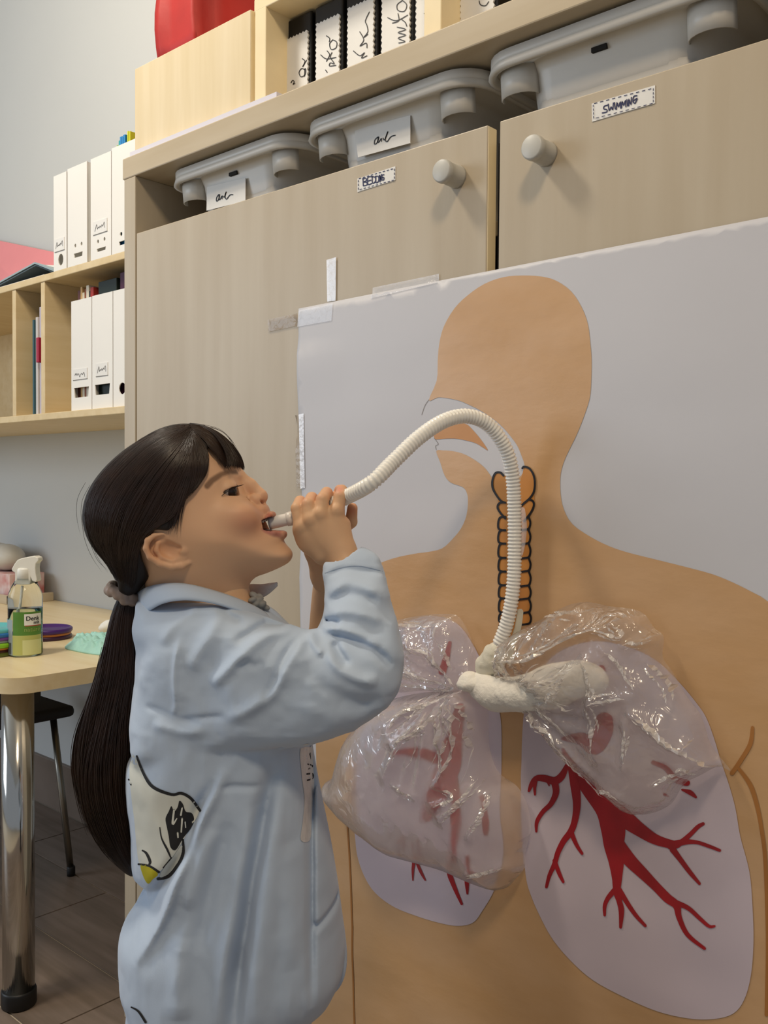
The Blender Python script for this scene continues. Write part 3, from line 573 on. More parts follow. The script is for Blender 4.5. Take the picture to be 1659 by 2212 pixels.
# eyelids
EY = []
for s in (-1, 1):
    c = U(490, 1060, s*58); EY.append(c)
    g.ell(c, (25, 25, 25), 7)
    wedge = np.array([U(p[0], p[1], -60)[[0, 2]] for p in R6((834, 492), (856, 470), (892, 448), (960, 434), (960, 498), (905, 495), (864, 496))])
    sl2, X_, Y_, Z_ = g.sub(c, 40)
    dwe = (-pdist(wedge, Xg, Zg)*np.where(inpoly(wedge, Xg, Zg), 1, -1))[sl2[0], sl2[2]][:, None, :]
    sph = np.sqrt((X_-c[0])**2+(Y_-c[1])**2+(Z_-c[2])**2)-26.8
    g.merge(sl2, np.maximum(dwe, sph).astype(np.float32), 1.5, 's')
# ears
for s in (-1, 1):
    yb = -wsurf(362, 1188)
    def E(zx, zy, o): p = R6((zx, zy))[0]; q = U(p[0], p[1], yb-o-5); return np.array([q[0], q[1]*(-s), q[2]])
    g.ell(E(515, 805, 4), (44, 9, 34), 6, rot=-.35)
    rim = [(640, 868, -2, 6), (600, 886, 4, 7.5), (545, 892, 10, 7), (480, 876, 15, 6), (425, 838, 19, 6), (402, 790, 21, 6), (412, 745, 20, 6), (450, 718, 18, 6), (500, 715, 14, 6), (545, 735, 9, 5.5), (575, 765, 3, 5)]
    g.chain([tuple(E(a, b, o))+(r,) for a, b, o, r in rim], 3.5)
    g.chain([tuple(E(a, b, o))+(r,) for a, b, o, r in ((470, 760, 13, 5), (462, 800, 14, 5.5), (490, 840, 12, 5.5), (550, 862, 9, 5))], 4)
    g.ell(E(540, 800, 13), (22, 10, 16), 5, 's', rot=-.4); g.ell(E(480, 735, 19), (14, 5, 5), 4, 's', rot=.3); g.ell(E(436, 800, 24), (6, 5, 14), 4, 's', rot=.2)
    g.ell(E(612, 800, 6), (9, 8, 10), 5); g.ell(E(575, 790, 16), (10, 12, 7), 4, 's')
V, Q = g.mesh(); V = lap(V, Q, 2, .45)
def skincol(V):
    base = np.tile(LINS('#dcb08c'), (len(V), 1)); px = CX+(V[:, 0]-CX)/(1+V[:, 1]/F); py = CY-V[:, 2]/(1+V[:, 1]/F)
    def blend(msk, c): return base*(1-msk[:, None])+LINS(c)*msk[:, None]
    def gs(x, y, rx, ry): return np.exp(-((px-x)/rx)**2-((py-y)/ry)**2)
    base = blend(.55*gs(538, 1128, 45, 34), '#cb8468'); base = blend(.4*gs(572, 1078, 14, 14), '#c98a6b'); base = blend(.5*gs(345, 1190, 40, 30)*(np.abs(V[:, 1]) > 100), '#c98a60')
    base = blend(.35*gs(578, 1106, 20, 12), '#c2836c')
    return base, px, py, blend
cols, px, py, _ = skincol(V)
def dpath(V, P):
    d = np.full(len(V), 1e9)
    for a, b in zip(P[:-1], P[1:]):
        e = b-a; t = np.clip(((V-a)@e)/(e@e), 0, 1); d = np.minimum(d, np.linalg.norm(V-a-t[:, None]*e, axis=1))
    return d
Vm = V*np.array([1, 1, 1]); Vm[:, 1] = -np.abs(Vm[:, 1])
def bl(m, c):
    global cols; cols = cols*(1-m[:, None])+LINS(c)*m[:, None]
bl(np.clip((8.5-dpath(Vm, np.array(cheeks)))/3, 0, 1)*(py < 1130)*(py > 1106)*.9, '#a9604f'); bl(np.clip((11.5-dpath(Vm, np.array(low)))/4, 0, 1)*(py > 1141)*(py < 1166), '#bd7f70')
inm = inpoly(mouth, V[:, 0], V[:, 2])
dmv = pdist(mouth, V[:, 0], V[:, 2])
bl(((inm | (dmv < 1.5)) & (np.abs(V[:, 1]) < 50) & (px < 588)).astype(float)*.95, '#4a1714')
brow = [U(*p, -b) for p, b in zip(R6((745, 440), (775, 408), (830, 372), (880, 356), (920, 360)), (105, 98, 82, 62, 38))]
bl(np.clip((8.5-dpath(Vm, np.array(brow)))/4.5, 0, 1)*.72, '#4a3020')
lid = [U(*p, -b) for p, b in zip(R6((818, 492), (850, 466), (892, 442), (912, 436)), (84, 80, 68, 55))]
bl(np.clip((4.5-dpath(Vm, np.array(lid)))/2.5, 0, 1)*.85, '#2a1a14')
low2 = [U(*p, -b) for p, b in zip(R6((822, 494), (860, 499), (900, 500)), (84, 78, 66))]
bl(np.clip((3-dpath(Vm, np.array(low2)))/2, 0, 1)*.5, '#5a3626')
uV, uQ, uC = [V], [Q], [cols]
# ---- hands (child's right hand over the tube, left hand behind it)
def HP(x, y, b, r): p = R7((x, y))[0]; return tuple(U(p[0], p[1], b))+(r,)
g = Grid((600, -120, -320), (830, 170, 90), 1.8)
fingers = [[(745, 770, -30, 15), (708, 605, -24, 14), (735, 540, 6, 13), (775, 575, 30, 11.5)], [(830, 705, -40, 16), (812, 565, -34, 14.2), (845, 505, -2, 13), (868, 560, 26, 11.5)], [(925, 655, -40, 16), (945, 520, -34, 14), (985, 458, -2, 13), (1000, 530, 25, 11.5)], [(1085, 620, -30, 15), (1112, 490, -26, 13), (1128, 432, -2, 12), (1122, 490, 22, 10.5)]]
for fch in fingers:
    gg = [HP(*p) for p in fch]; g.chain(gg, 2.0)
wr = HP(1115, 1010, -20, 33)
for x, y, b, r in ((760, 790, -24, 19), (840, 735, -34, 19), (930, 690, -35, 19), (1060, 660, -27, 20), (1130, 760, -16, 19)):
    g.cap(HP(x, y, b, r)[:3], wr[:3], r, 30, 9)
g.ell(HP(900, 850, -10, 0)[:3], (50, 26, 48), 12); g.cap(HP(770, 800, -14, 0)[:3], HP(960, 1020, -10, 0)[:3], 22, 28, 10)
for x, y, b in ((830, 700, -46), (912, 648, -47), (1075, 618, -38), (752, 765, -36)): g.ell(HP(x, y, b, 0)[:3], (11, 11, 11), 8)
g.chain([HP(800, 930, 0, 18), HP(745, 800, 20, 15), HP(770, 680, 36, 12)], 5)
g.chain([wr, HP(1150, 1110, -24, 35), HP(1240, 1330, -60, 38)], 8)
# left hand
for x, y, b, r in ((820, 880, 48, 22), (900, 780, 50, 24), (1000, 720, 50, 24), (1100, 740, 48, 22)): g.cap(HP(x, y, b, r)[:3], HP(900, 1000, 58, 24)[:3], r, 26, 9)
g.chain([HP(900, 1000, 58, 27), HP(960, 1230, 82, 30), HP(1010, 1400, 110, 32)], 8)
g.chain([HP(1120, 800, 46, 17), HP(1215, 730, 34, 13.5), HP(1228, 600, 26, 11.5)], 4)
for x, y in ((1030, 520), (1100, 455)): g.chain([HP(x-60, y+190, 44, 15), HP(x-8, y+30, 34, 12.5), HP(x+6, y-28, 12, 11)], 3)
V, Q = g.mesh(); V = lap(V, Q, 2, .4); base, px, py, blend = skincol(V)
def gsp(zx, zy, r, amt, c):
    global base
    p = R7((zx, zy))[0]; m = amt*np.exp(-((px-p[0])/r)**2-((py-p[1])/r)**2); base = base*(1-m[:, None])+LINS(c)*m[:, None]
base = np.tile(LINS('#dab08a'), (len(V), 1))
gsp(1105, 420, 9, .8, '#d98c78'); gsp(1230, 620, 16, .8, '#c67f62')
for zx, zy in ((760, 515), (880, 480), (1010, 435)): gsp(zx, zy, 14, .35, '#dc9b80')
n0 = len(uV[0]); uV.append(V); uQ.append(Q+n0); uC.append(base)
# ---- trunk, upper arms and legs (under the clothes)
g = Grid((240, -240, -1560), (900, 260, -120), 9.0)
T0 = U(480, 1500); g.chain([tuple(U(470, 1290))+(70,), tuple(U(470, 1400))+(120,), tuple(U(480, 1700))+(120,), tuple(U(490, 1990))+(120,)], 30)
for s in (-1, 1):
    sh = U(470, 1425, s*105)
    el = U(820, 1470, -150) if s < 0 else U(690, 1500, 170); wri = U(760, 1225, -45) if s < 0 else U(705, 1270, 100)
    g.chain([tuple(sh)+(45,), tuple(el)+(38,), tuple(wri)+(32,)], 15)
    hip = U(490, 1985, s*70); kn = U(500, 2400, s*75); an = U(490, 2800, s*75)
    g.chain([tuple(hip)+(85,), tuple(kn)+(58,), tuple(an)+(42,)], 20)
V, Q = g.mesh(); V = lap(V, Q, 1)
n1 = n0+len(uV[1]); uV.append(V); uQ.append(Q+n1); uC.append(np.tile(LINS('#dab08a'), (len(V), 1)))
uobj('body', np.concatenate(uV), np.concatenate(uQ), SKIN, child, cols=np.concatenate(uC), label='skin of the face, neck and hands')
# ---- eyes, teeth
IR = [mat('eye_white', '#b5a9a2', .2, var=.02), mat('iris', '#2b1a10', .15, var=.2, scale=300), mat('pupil', '#070504', .1)]
for c, s in zip(EY, (-1, 1)):
    gz = np.array([.84, -.52 if s < 0 else .1, -.18]); gz /= np.linalg.norm(gz)
    a = np.cross(gz, [0, 0, 1.]); a /= np.linalg.norm(a); b = np.cross(a, gz); Vv = []; Fq = []; n = 28; k = 22
    for i in range(k+1):
        th = math.pi*i/k; rr = 22.2+(1.2*max(0, 1-(th/.5)**2))
        for j in range(n): ph = 2*math.pi*j/n; Vv.append(c+rr*(math.cos(th)*gz+math.sin(th)*(math.cos(ph)*a+math.sin(ph)*b)))
    Fq = np.array([(i*n+j, (i+1)*n+j, (i+1)*n+(j+1) % n, i*n+(j+1) % n) for i in range(k) for j in range(n)])
    o = uobj('eye', np.array(Vv), Fq, IR, child)
    mi = np.array([2 if i < 2 else (1 if i < 5 else 0) for i in range(k) for j in range(n)], np.int32)
    if len(o.data.polygons) == len(mi): o.data.polygons.foreach_set('material_index', mi)
lash = []
for i in range(26):
    t = i/25; a = np.array(lid[0])*(1-t)+np.array(lid[2])*t if t < .5 else np.array(lid[1])*(2-2*t)+np.array(lid[3])*(2*t-1)
    a = np.array([np.interp(t, [0, .35, .75, 1], [q[k] for q in lid]) for k in range(3)])
    lash.append(np.stack([a+np.array([0, -2, 0]), a+np.array([3.5+3*t, -7, -2.0]), a+np.array([6+6*t, -10, -.5]), a+np.array([8+9*t, -11, 2.0])]))
TEETH = mat('tooth_enamel', '#d8cfc2', .25, var=.03)
for i in range(8):
    t = (i-3.5)/3.5; y = t*27; x = 577-.017*y*y; c = np.array([x-1, y, CY-(1120+(577-x)*.45)])
    Vb, Fb = [], []
    mb = MB().box(c-np.array([3, 3.3, 5]), c+np.array([2, 3.3, 5]), 1.2)
    uobj('tooth', np.array(mb.V), np.array([f if len(f) == 4 else f+(f[0],) for f in mb.F if len(f) in (3, 4)]) if False else np.array([list(f)+[f[-1]]*(4-len(f)) for f in mb.F]), TEETH, child)
# ---- hair
HAIRM = mat('dark_brown_hair', '#2a1a10', .36, var=.35, scale=60, stretch=(1, 1, 1), spec=.45)
HAIRC = mat('dark_hair_base', '#1a100a', .6, var=.2, scale=40)
outline = R6((940, 335), (925, 285), (880, 215), (820, 155), (740, 112), (650, 92), (560, 98), (470, 128), (380, 180), (290, 240), (200, 320), (130, 405), (85, 490), (64, 580), (70, 670), (95, 745), (140, 815), (195, 880), (228, 940), (245, 985))
region = outline+R6((250, 1030), (300, 1060), (350, 1040), (395, 990), (420, 950), (405, 905), (385, 860), (372, 800), (376, 740), (410, 692), (470, 684), (525, 692), (556, 660), (575, 590), (570, 520), (600, 500), (622, 508), (650, 475), (700, 428), (738, 370), (752, 300), (745, 240), (755, 215), (790, 250), (830, 300), (862, 332), (880, 322), (905, 330))
full = outline+R6((255, 1050), (330, 1060), (420, 1000), (600, 900), (800, 700), (900, 500), (945, 400))
g = Grid((150, -165, -190), (560, 165, 215), 3.2)
PF = spline(np.array([U(*p)[[0, 2]] for p in full]), 3, True)
cen_ = np.array([380, 1090]); ol2 = [tuple(cen_+(np.array(p)-cen_)*1.12) for p in outline[1:-2]]
region = outline[:1]+ol2+outline[-2:]+region[len(outline):]
PR = np.array([U(*p)[[0, 2]] for p in region])
Xh, Zh = g.g2(); dcf, Wfull = g.infl(PF, 150, 143.0, k=1, blur=4)
_tt = np.clip(((CY-Zh)-1130)/180, 0, 1); WH2 = 131-(_tt*_tt*(3-2*_tt))*42+9
dc2, _ = g.infl(PH, 150, WH2, k=4, blur=4); dcc = dc2
dR_ = -pdist(PR, Xh, Zh)*np.where(inpoly(PR, Xh, Zh), 1, -1)
for j_, y_ in enumerate(g.ax[1]):        # the hair line is followed along the lines of sight to the head's side
    sc_ = 1-abs(y_)/F; fi = np.clip((CX+(Xh-CX)/sc_-g.lo[0])/g.h, 0, dR_.shape[0]-1.01); fj = np.clip((Zh/sc_-g.lo[2])/g.h, 0, dR_.shape[1]-1.01); i0 = fi.astype(int); j0 = fj.astype(int); a_ = fi-i0; b_ = fj-j0
    q_ = dR_[i0, j0]*(1-a_)*(1-b_)+dR_[i0+1, j0]*a_*(1-b_)+dR_[i0, j0+1]*(1-a_)*b_+dR_[i0+1, j0+1]*a_*b_
    g.D[:, j_, :] = np.maximum(g.D[:, j_, :], q_)
hcap = g
def whair(x, z):
    fi = np.clip((x-hcap.lo[0])/hcap.h, 0, dcf.shape[0]-2); fj = np.clip((z-hcap.lo[2])/hcap.h, 0, dcf.shape[1]-2); i = fi.astype(int); j = fj.astype(int); a = fi-i; b = fj-j
    d = dcf[i, j]*(1-a)*(1-b)+dcf[i+1, j]*a*(1-b)+dcf[i, j+1]*(1-a)*b+dcf[i+1, j+1]*a*b
    d2 = dc2[i, j]*(1-a)*(1-b)+dc2[i+1, j]*a*(1-b)+dc2[i, j+1]*(1-a)*b+dc2[i+1, j+1]*a*b; w2 = WH2[i, j]
    return np.maximum(143*np.sqrt(np.clip(1-((150-d)/150)**2, 0, 1)), w2*np.sqrt(np.clip(1-((150-d2)/150)**2, 0, 1)))
V, Q = g.mesh(); V = lap(V, Q, 3, .5)
hr = uobj('hair', V, Q, HAIRC, child, label='dark brown hair pulled back from the face')
def strandmesh(paths, rad, m, name, parent, sides=4):
    """paths: list of (n,3) arrays in child units, same n"""
    P = np.stack(paths); N_, n, _ = P.shape; T = np.gradient(P, axis=1); T /= np.linalg.norm(T, axis=2, keepdims=True)+1e-9
    A = np.cross(T, np.array([.3, .9, .2])); A /= np.linalg.norm(A, axis=2, keepdims=True)+1e-9; B = np.cross(T, A)
    tap = np.interp(np.linspace(0, 1, n), [0, .1, .7, 1], [.6, 1, .9, .15])[None, :, None]*np.asarray(rad).reshape(-1, 1, 1)
    V = np.stack([P+tap*(math.cos(t)*A+math.sin(t)*B) for t in np.arange(sides)*2*math.pi/sides], 2)      # N,n,s,3
    base = (np.arange(N_)*n*sides)[:, None, None]+(np.arange(n-1)*sides)[None, :, None]; s0 = np.arange(sides)[None, None, :]; s1 = (np.arange(sides)+1) % sides
    Q = np.stack([base+s0, base+s1, base+sides+s1, base+sides+s0], -1).reshape(-1, 4)
    return uobj(name, V.reshape(-1, 3), Q, m, parent, kind='stuff')
def resamp(P, n):
    P = np.asarray(P, float); d = np.r_[0, np.cumsum(np.linalg.norm(np.diff(P, axis=0), axis=1))]; t = np.linspace(0, d[-1], n); return np.stack([np.interp(t, d, P[:, i]) for i in range(P.shape[1])], 1)
def guides(gl, n=18): return [resamp(spline(np.array(R6(*q))[:, :2], 8), n) for q in gl]
back = guides([[(640, 98), (480, 130), (330, 215), (180, 350), (90, 490), (70, 620), (110, 760), (190, 880), (250, 985)], [(650, 105), (500, 160), (350, 260), (200, 420), (130, 560), (120, 680), (150, 790), (215, 900), (260, 990)],
  [(655, 115), (530, 200), (400, 300), (270, 470), (200, 620), (190, 740), (210, 840), (250, 930), (275, 995)], [(660, 125), (560, 240), (450, 370), (340, 540), (280, 690), (260, 800), (265, 890), (280, 960), (290, 1000)],
  [(665, 135), (600, 270), (510, 420), (420, 590), (350, 720), (320, 830), (310, 910), (305, 970), (300, 1010)], [(670, 150), (640, 300), (570, 460), (490, 620), (395, 720), (345, 840), (335, 930), (330, 990), (310, 1020)],
  [(672, 160), (660, 330), (610, 500), (555, 620), (440, 680), (362, 780), (352, 900), (345, 980), (320, 1030)]])
fr = guides([[(650, 98), (740, 115), (820, 160), (885, 225), (925, 290), (938, 338)], [(655, 110), (740, 135), (810, 180), (865, 240), (895, 290), (905, 335)], [(658, 118), (730, 150), (790, 200), (835, 250), (860, 290), (868, 335)],
  [(660, 125), (720, 170), (765, 225), (800, 262), (830, 300), (850, 332)]])
sd = guides([[(662, 130), (710, 190), (742, 245), (752, 300), (738, 370), (700, 430)], [(664, 135), (695, 210), (720, 290), (715, 370), (690, 440), (655, 480)], [(666, 140), (680, 240), (690, 340), (670, 430), (640, 490), (622, 515)], [(668, 150), (665, 270), (655, 380), (630, 480), (605, 530), (590, 600)], [(670, 160), (650, 300), (630, 420), (600, 520), (578, 610), (555, 680)]])
def spread(gl, count, jit, bias=None):
    out = []; n = len(gl[0])
    for _ in range(count):
        t = random.random()*(len(gl)-1); i = min(int(t), len(gl)-2); a = t-i; P = gl[i]*(1-a)+gl[i+1]*a
        s = random.uniform(-1, 1)*jit; ph = random.random()*6; e = np.linspace(0, 1, n)
        off = np.stack([np.sin(e*3+ph), np.cos(e*2.3+ph*1.7)], 1)*jit*random.random()
        L0 = random.uniform(0, .12); L1 = random.uniform(.86, 1.0); P = resamp(P, 60)[int(L0*60):max(int(L1*60), 8)]; P = resamp(P, n)+off; out.append(P)
    return out
S_ = []; S2_ = []
for gl, cnt, jit in ((back, 1500, 3.5), (fr, 420, 2.5), (sd, 520, 3)):
    for P in spread(gl, cnt, jit):
        for sgn in (-1, 1):
            if sgn > 0 and random.random() < .45: continue
            x = P[:, 0]; z = CY-P[:, 1]; o_ = random.uniform(-1, 3.0); w_ = whair(x, z)
            for _k in range(3): sc = 1-w_/F; x2 = CX+(x-CX)*sc; z2 = z*sc; w_ = whair(x2, z2)
            S_.append(np.stack([x2, sgn*(w_+o_), z2], 1))
# fringe across the forehead, centre strands
for _ in range(260):
    y = random.uniform(-95, 95); t = random.random(); P = fr[0]*(1-.25*t)+fr[1]*.25*t; P = P+np.array([random.uniform(-2, 2), random.uniform(-3, 3)])
    k = np.linspace(.15, 1, len(P)); x = P[:, 0]-(np.abs(y)*k/95)**2*14; S_.append(np.stack([x+1.5, y*k, CY-P[:, 1]], 1))
strandmesh(S_, RNG.uniform(.55, 1.3, len(S_)), HAIRM, 'hair_strands', hr)
for gl, cnt, ext in ((fr, 90, 16), (sd, 150, 16)):          # loose tips along the fringe and temple
    for P in spread(gl, cnt, 3.0):
        e_ = P[-1]-P[-3]; e_ = e_/(np.linalg.norm(e_)+1e-9); P = np.concatenate([P[8:], P[-1]+np.outer(np.linspace(2, random.uniform(4, ext), 6), e_)+RNG.uniform(-.6, .6, (6, 2))]); P = resamp(P, 18)
        x = P[:, 0]; z = CY-P[:, 1]; w_ = whair(x, z)
        for _k in range(3): sc = 1-w_/F; x2 = CX+(x-CX)*sc; z2 = z*sc; w_ = whair(x2, z2)
        S2_.append(np.stack([x2, -(w_+2.5), z2], 1))
wisp = guides([[(640, 330), (620, 420), (590, 500), (572, 580), (560, 660)], [(655, 350), (640, 430), (612, 510), (590, 590), (575, 690)], [(600, 400), (575, 480), (556, 560), (545, 640), (535, 690)], [(820, 200), (845, 250), (850, 290), (868, 335)], [(780, 190), (800, 240), (820, 280), (858, 322)]])
for q in wisp:
    for _ in range(14):
        P = q+RNG.uniform(-9, 9, (1, 2))*np.linspace(.3, 1, len(q))[:, None]; x = P[:, 0]; z = CY-P[:, 1]; w_ = whair(x, z)
        for _k in range(3): sc = 1-w_/F; x2 = CX+(x-CX)*sc; z2 = z*sc; w_ = whair(x2, z2)
        S2_.append(np.stack([x2, -(w_+1.5), z2], 1))
strandmesh(S2_, RNG.uniform(.5, 1.0, len(S2_)), HAIRM, 'hair_wisps', hr, 3)
strandmesh(lash, [.55]*len(lash), HAIRC, 'eyelashes', child, 3)
# flyaway hairs
fly = [[(600, 94), (470, 124), (370, 180), (270, 250), (190, 322)], [(90, 430), (45, 520), (40, 620), (60, 720)], [(100, 760), (140, 850), (200, 910)], [(330, 1010), (350, 1080), (390, 1120), (420, 1150)], [(320, 1020), (345, 1100), (365, 1150), (375, 1190)], [(60, 600), (70, 720), (110, 830), (170, 920)], [(235, 430), (230, 500), (250, 570), (290, 620)], [(760, 112), (840, 150), (900, 230), (940, 290)], [(700, 95), (800, 120), (870, 180), (920, 260)]]
Pf = []
for q in guides(fly, 18):
    for _ in range(2):
        y = random.uniform(-30, 30); p = q+RNG.uniform(-4, 4, (1, 2)); Pf.append(np.stack([p[:, 0], np.full(len(p), y), CY-p[:, 1]], 1))
strandmesh(Pf, [.45]*len(Pf), HAIRM, 'flyaway_hair', hr, 3)
# ---- ponytail
PT = [((278, 1284), 16, 0), ((272, 1310), 22, 0), ((268, 1345), 28, 0), ((265, 1400), 34, -4), ((256, 1470), 40, -8), ((242, 1540), 46, -10), ((231, 1620), 53, -10), ((231, 1690), 52, -10), ((243, 1760), 46, -8), ((262, 1820), 36, -6), ((282, 1865), 22, -4), ((288, 1885), 8, -3)]
pc = np.array([1, 1, 1.12, 1])*resamp(spline(np.array([[p[0][0], p[0][1], p[1], p[2]] for p in PT]), 6), 40)
g = Grid((120, -80, -800), (330, 60, -170), 4.0)
for a, b in zip(pc[:-1], pc[1:]): g.cap((a[0], a[3], CY-a[1]), (b[0], b[3], CY-b[1]), a[2]*.82, b[2]*.82, 6)
V, Q = g.mesh(); pony = uobj('ponytail', lap(V, Q, 2), Q, HAIRC, child, label='long dark ponytail hanging down the back')
S_ = []
for _ in range(1300):
    a0 = random.random()*2*math.pi; rr = random.uniform(.84, 1.08); e = np.linspace(0, 1, 40); a = a0+.5*e*random.uniform(-1, 1)
    r = pc[:, 2]*rr*(1+.08*np.sin(e*9+a0*3)); P = np.stack([pc[:, 0]+r*np.cos(a), pc[:, 3]+r*np.sin(a), CY-pc[:, 1]], 1)
    m_ = random.uniform(.75, 1.0); S_.append(resamp(P[:max(int(40*m_), 10)], 24))
for _ in range(60):        # loose lock that swings away from the tail
    q = resamp(spline(np.array([(238, 1400), (215, 1490), (180, 1580), (172, 1650), (185, 1730), (205, 1790)], float), 6), 24)+RNG.uniform(-9, 9, (1, 2))
    S_.append(np.stack([q[:, 0], np.full(24, random.uniform(-40, 30)), CY-q[:, 1]], 1))
strandmesh(S_, RNG.uniform(.6, 1.5, len(S_)), HAIRM, 'hair_strands', pony)
SCR = mat('taupe_satin', '#a38d7e', .4, var=.25, scale=40)
g = Grid((215, -70, -215), (330, 70, -120), 2.6)
cen = U(268, 1283); ax = np.array([.42, 0, .9]); ax /= np.linalg.norm(ax); e1 = np.array([ax[2], 0, -ax[0]]); e2 = np.array([0, 1., 0])
for i in range(22):
    t = 2*math.pi*i/22; p = cen+32*(math.cos(t)*e1+math.sin(t)*e2)+ax*(6*math.sin(i*2.7)); p2 = cen+33*(math.cos(t+.3)*e1+math.sin(t+.3)*e2)+ax*(7*math.sin(i*1.3+1))
    g.cap(p, p2, 11+2*math.sin(i*1.9), 9, 3)
V, Q = g.mesh(); uobj('hair_scrunchie', lap(V, Q, 1), Q, SCR, child, label='taupe scrunchie holding the ponytail')
# ---- shirt
SHIRT = mat('light_blue_cotton', '#b6c5d8', .8, var=.05, scale=9, bump=.12, bscale=700, sheen=.2, bdist=.0006)
def PB(pts): return np.array([U(p[0], p[1], p[2])[[0, 2]] for p in pts])
torso = S4((156, 300, 0), (161, 400, 0), (152, 600, 0), (142, 800, 0), (108, 980, 0), (130, 1120, 0), (102, 1200, 0), (104, 1350, 0))
torso = [(p[0], p[1], 0) for p in torso]+[(p[0], p[1], 0) for p in S5((330, 560), (345, 760), (372, 840), (425, 905), (345, 1010), (290, 1090), (268, 1200), (280, 1400), (318, 1560), (330, 1760), (700, 1800), (1100, 1790), (1322, 1740), (1330, 1625), (1430, 1540), (1498, 1420), (1520, 1300), (1500, 1100), (1475, 880), (1435, 640), (1390, 420), (1350, 200))]
torso += [(p[0], p[1], 0) for p in S4((1120, 1000), (1080, 700), (1040, 480), (960, 410), (880, 360), (800, 335), (560, 300), (300, 280))]
PTo = spline(PB(torso), 3, True)
slv = [(p[0], p[1], p[2]) for p in [(q[0], q[1], b) for q, b in zip(S4((1188, 112), (1240, 50), (1310, 8), (1400, 2), (1480, 40), (1528, 125), (1565, 290), (1610, 450), (1640, 600), (1632, 740), (1585, 860), (1450, 985), (1300, 1062), (1180, 1108), (900, 1172), (600, 1222), (350, 1262), (210, 1250), (140, 1120), (150, 900), (190, 650), (260, 480), (400, 380), (600, 345), (800, 390), (960, 445), (1060, 472), (1108, 492), (1142, 478), (1188, 375), (1198, 250)),
   (-40, -40, -40, -40, -42, -50, -80, -115, -140, -155, -160, -165, -168, -170, -175, -180, -150, -100, -60, -60, -80, -100, -130, -150, -165, -165, -160, -150, -135, -95, -60))]]
PS = spline(PB(slv), 3, True)
FOLDS = [  # (path in S4 zoom, half width, height): ridges > 0, creases < 0, on the near side of sleeve and yoke
 (S4((1100, 480), (1040, 560), (980, 680), (900, 810), (780, 900), (640, 960)), 11, 9), (S4((1075, 500), (985, 600), (925, 745), (860, 840)), 7, -8),
 (S4((1190, 505), (1300, 520), (1420, 560), (1510, 620), (1570, 690)), 9, -11), (S4((1180, 470), (1280, 480), (1400, 520), (1500, 580)), 9, 8), (S4((1240, 540), (1280, 610), (1330, 670)), 7, -12), (S4((1210, 560), (1250, 640), (1320, 700), (1420, 740), (1500, 750)), 9, 8),
 (S4((1180, 455), (1230, 440), (1275, 450)), 6, -8), (S4((1100, 480), (1140, 560), (1190, 600)), 7, 8), (S4((1080, 640), (1120, 740), (1250, 830), (1400, 870), (1520, 850)), 16, -10), (S4((1060, 560), (1080, 680), (1150, 790), (1300, 860)), 12, 7),
 (S4((1000, 480), (880, 500), (780, 570), (700, 650), (600, 740), (560, 780)), 10, 8), (S4((960, 470), (840, 460), (760, 500), (690, 540)), 7, -6), (S4((860, 630), (820, 660), (760, 650), (700, 690)), 8, -5),
 (S4((1200, 350), (1290, 290), (1400, 300), (1500, 340)), 9, -7), (S4((1200, 300), (1300, 220), (1420, 240), (1530, 300)), 9, 6), (S4((1195, 190), (1290, 150), (1400, 160), (1520, 170)), 5, -5), (S4((1200, 400), (1300, 380), (1420, 400), (1560, 450)), 9, 6),
 (S4((370, 520), (350, 700), (350, 900), (320, 960)), 5, 4), (S4((150, 930), (250, 945), (380, 990), (500, 1010)), 5, -5), (S4((380, 985), (500, 970), (640, 950)), 5, -4), (S4((200, 1010), (350, 1050), (520, 1040)), 10, 6),
 (S4((250, 1260), (500, 1225), (800, 1180), (1050, 1130)), 8, -4), (S4((550, 330), (640, 400), (720, 440)), 6, -4), (S4((400, 380), (560, 370), (700, 400)), 8, 4), (S4((600, 400), (520, 560), (440, 700)), 12, 5), (S4((250, 560), (330, 450), (460, 350)), 10, 4)]
TF = [(S5((1095, 300), (1060, 480), (1020, 720), (985, 900), (960, 1100), (930, 1300), (905, 1500), (890, 1760)), 13, -20), (S5((1000, 480), (985, 700), (950, 900), (900, 1150), (850, 1400), (830, 1700)), 16, 9), (S5((1160, 400), (1120, 700), (1080, 1000), (1040, 1300), (1010, 1700)), 22, 9),
 (S5((860, 260), (760, 450), (660, 680), (600, 830), (520, 1050), (430, 1220), (330, 1380)), 10, 11), (S5((800, 330), (690, 500), (640, 700), (560, 820), (450, 960), (350, 1100)), 10, -11), (S5((850, 560), (800, 800), (740, 1050), (690, 1300)), 14, -6), (S5((780, 600), (700, 820), (620, 1050)), 14, 6),
 (S5((1290, 150), (1290, 350), (1300, 600), (1310, 900), (1315, 1200), (1325, 1620)), 6, -9), (S5((1345, 380), (1400, 640), (1440, 900), (1480, 1080)), 8, -6), (S5((1320, 1240), (1400, 1200), (1480, 1170)), 6, -5), (S5((620, 1200), (600, 1400), (600, 1650)), 20, 6), (S5((1200, 700), (1210, 1000), (1210, 1400)), 18, 5),
 (S5((1050, 380), (900, 370), (820, 380)), 6, -3)]
def foldfield(G, folds, b):
    X, Z = G.g2(); f = np.zeros(X.shape)
    for path, wd, h in folds:
        P = spline(np.array([U(p[0], p[1], b)[[0, 2]] for p in path]), 4); d = np.full(X.shape, 1e9); tp_ = np.zeros(X.shape); n_ = len(P)-1
        for i in range(len(P)-1):
            a = P[i]; e = P[i+1]-a; t = np.clip(((X-a[0])*e[0]+(Z-a[1])*e[1])/(e@e+1e-9), 0, 1); q = np.hypot(X-a[0]-t*e[0], Z-a[1]-t*e[1]); mk_ = q < d; d = np.where(mk_, q, d); tp_ = np.where(mk_, (i+t)/n_, tp_)
        f += 1.75*h*np.clip(4.5*np.minimum(tp_, 1-tp_)+.12, 0, 1)*np.exp(-(d/(wd*1.2))**2)
    return f
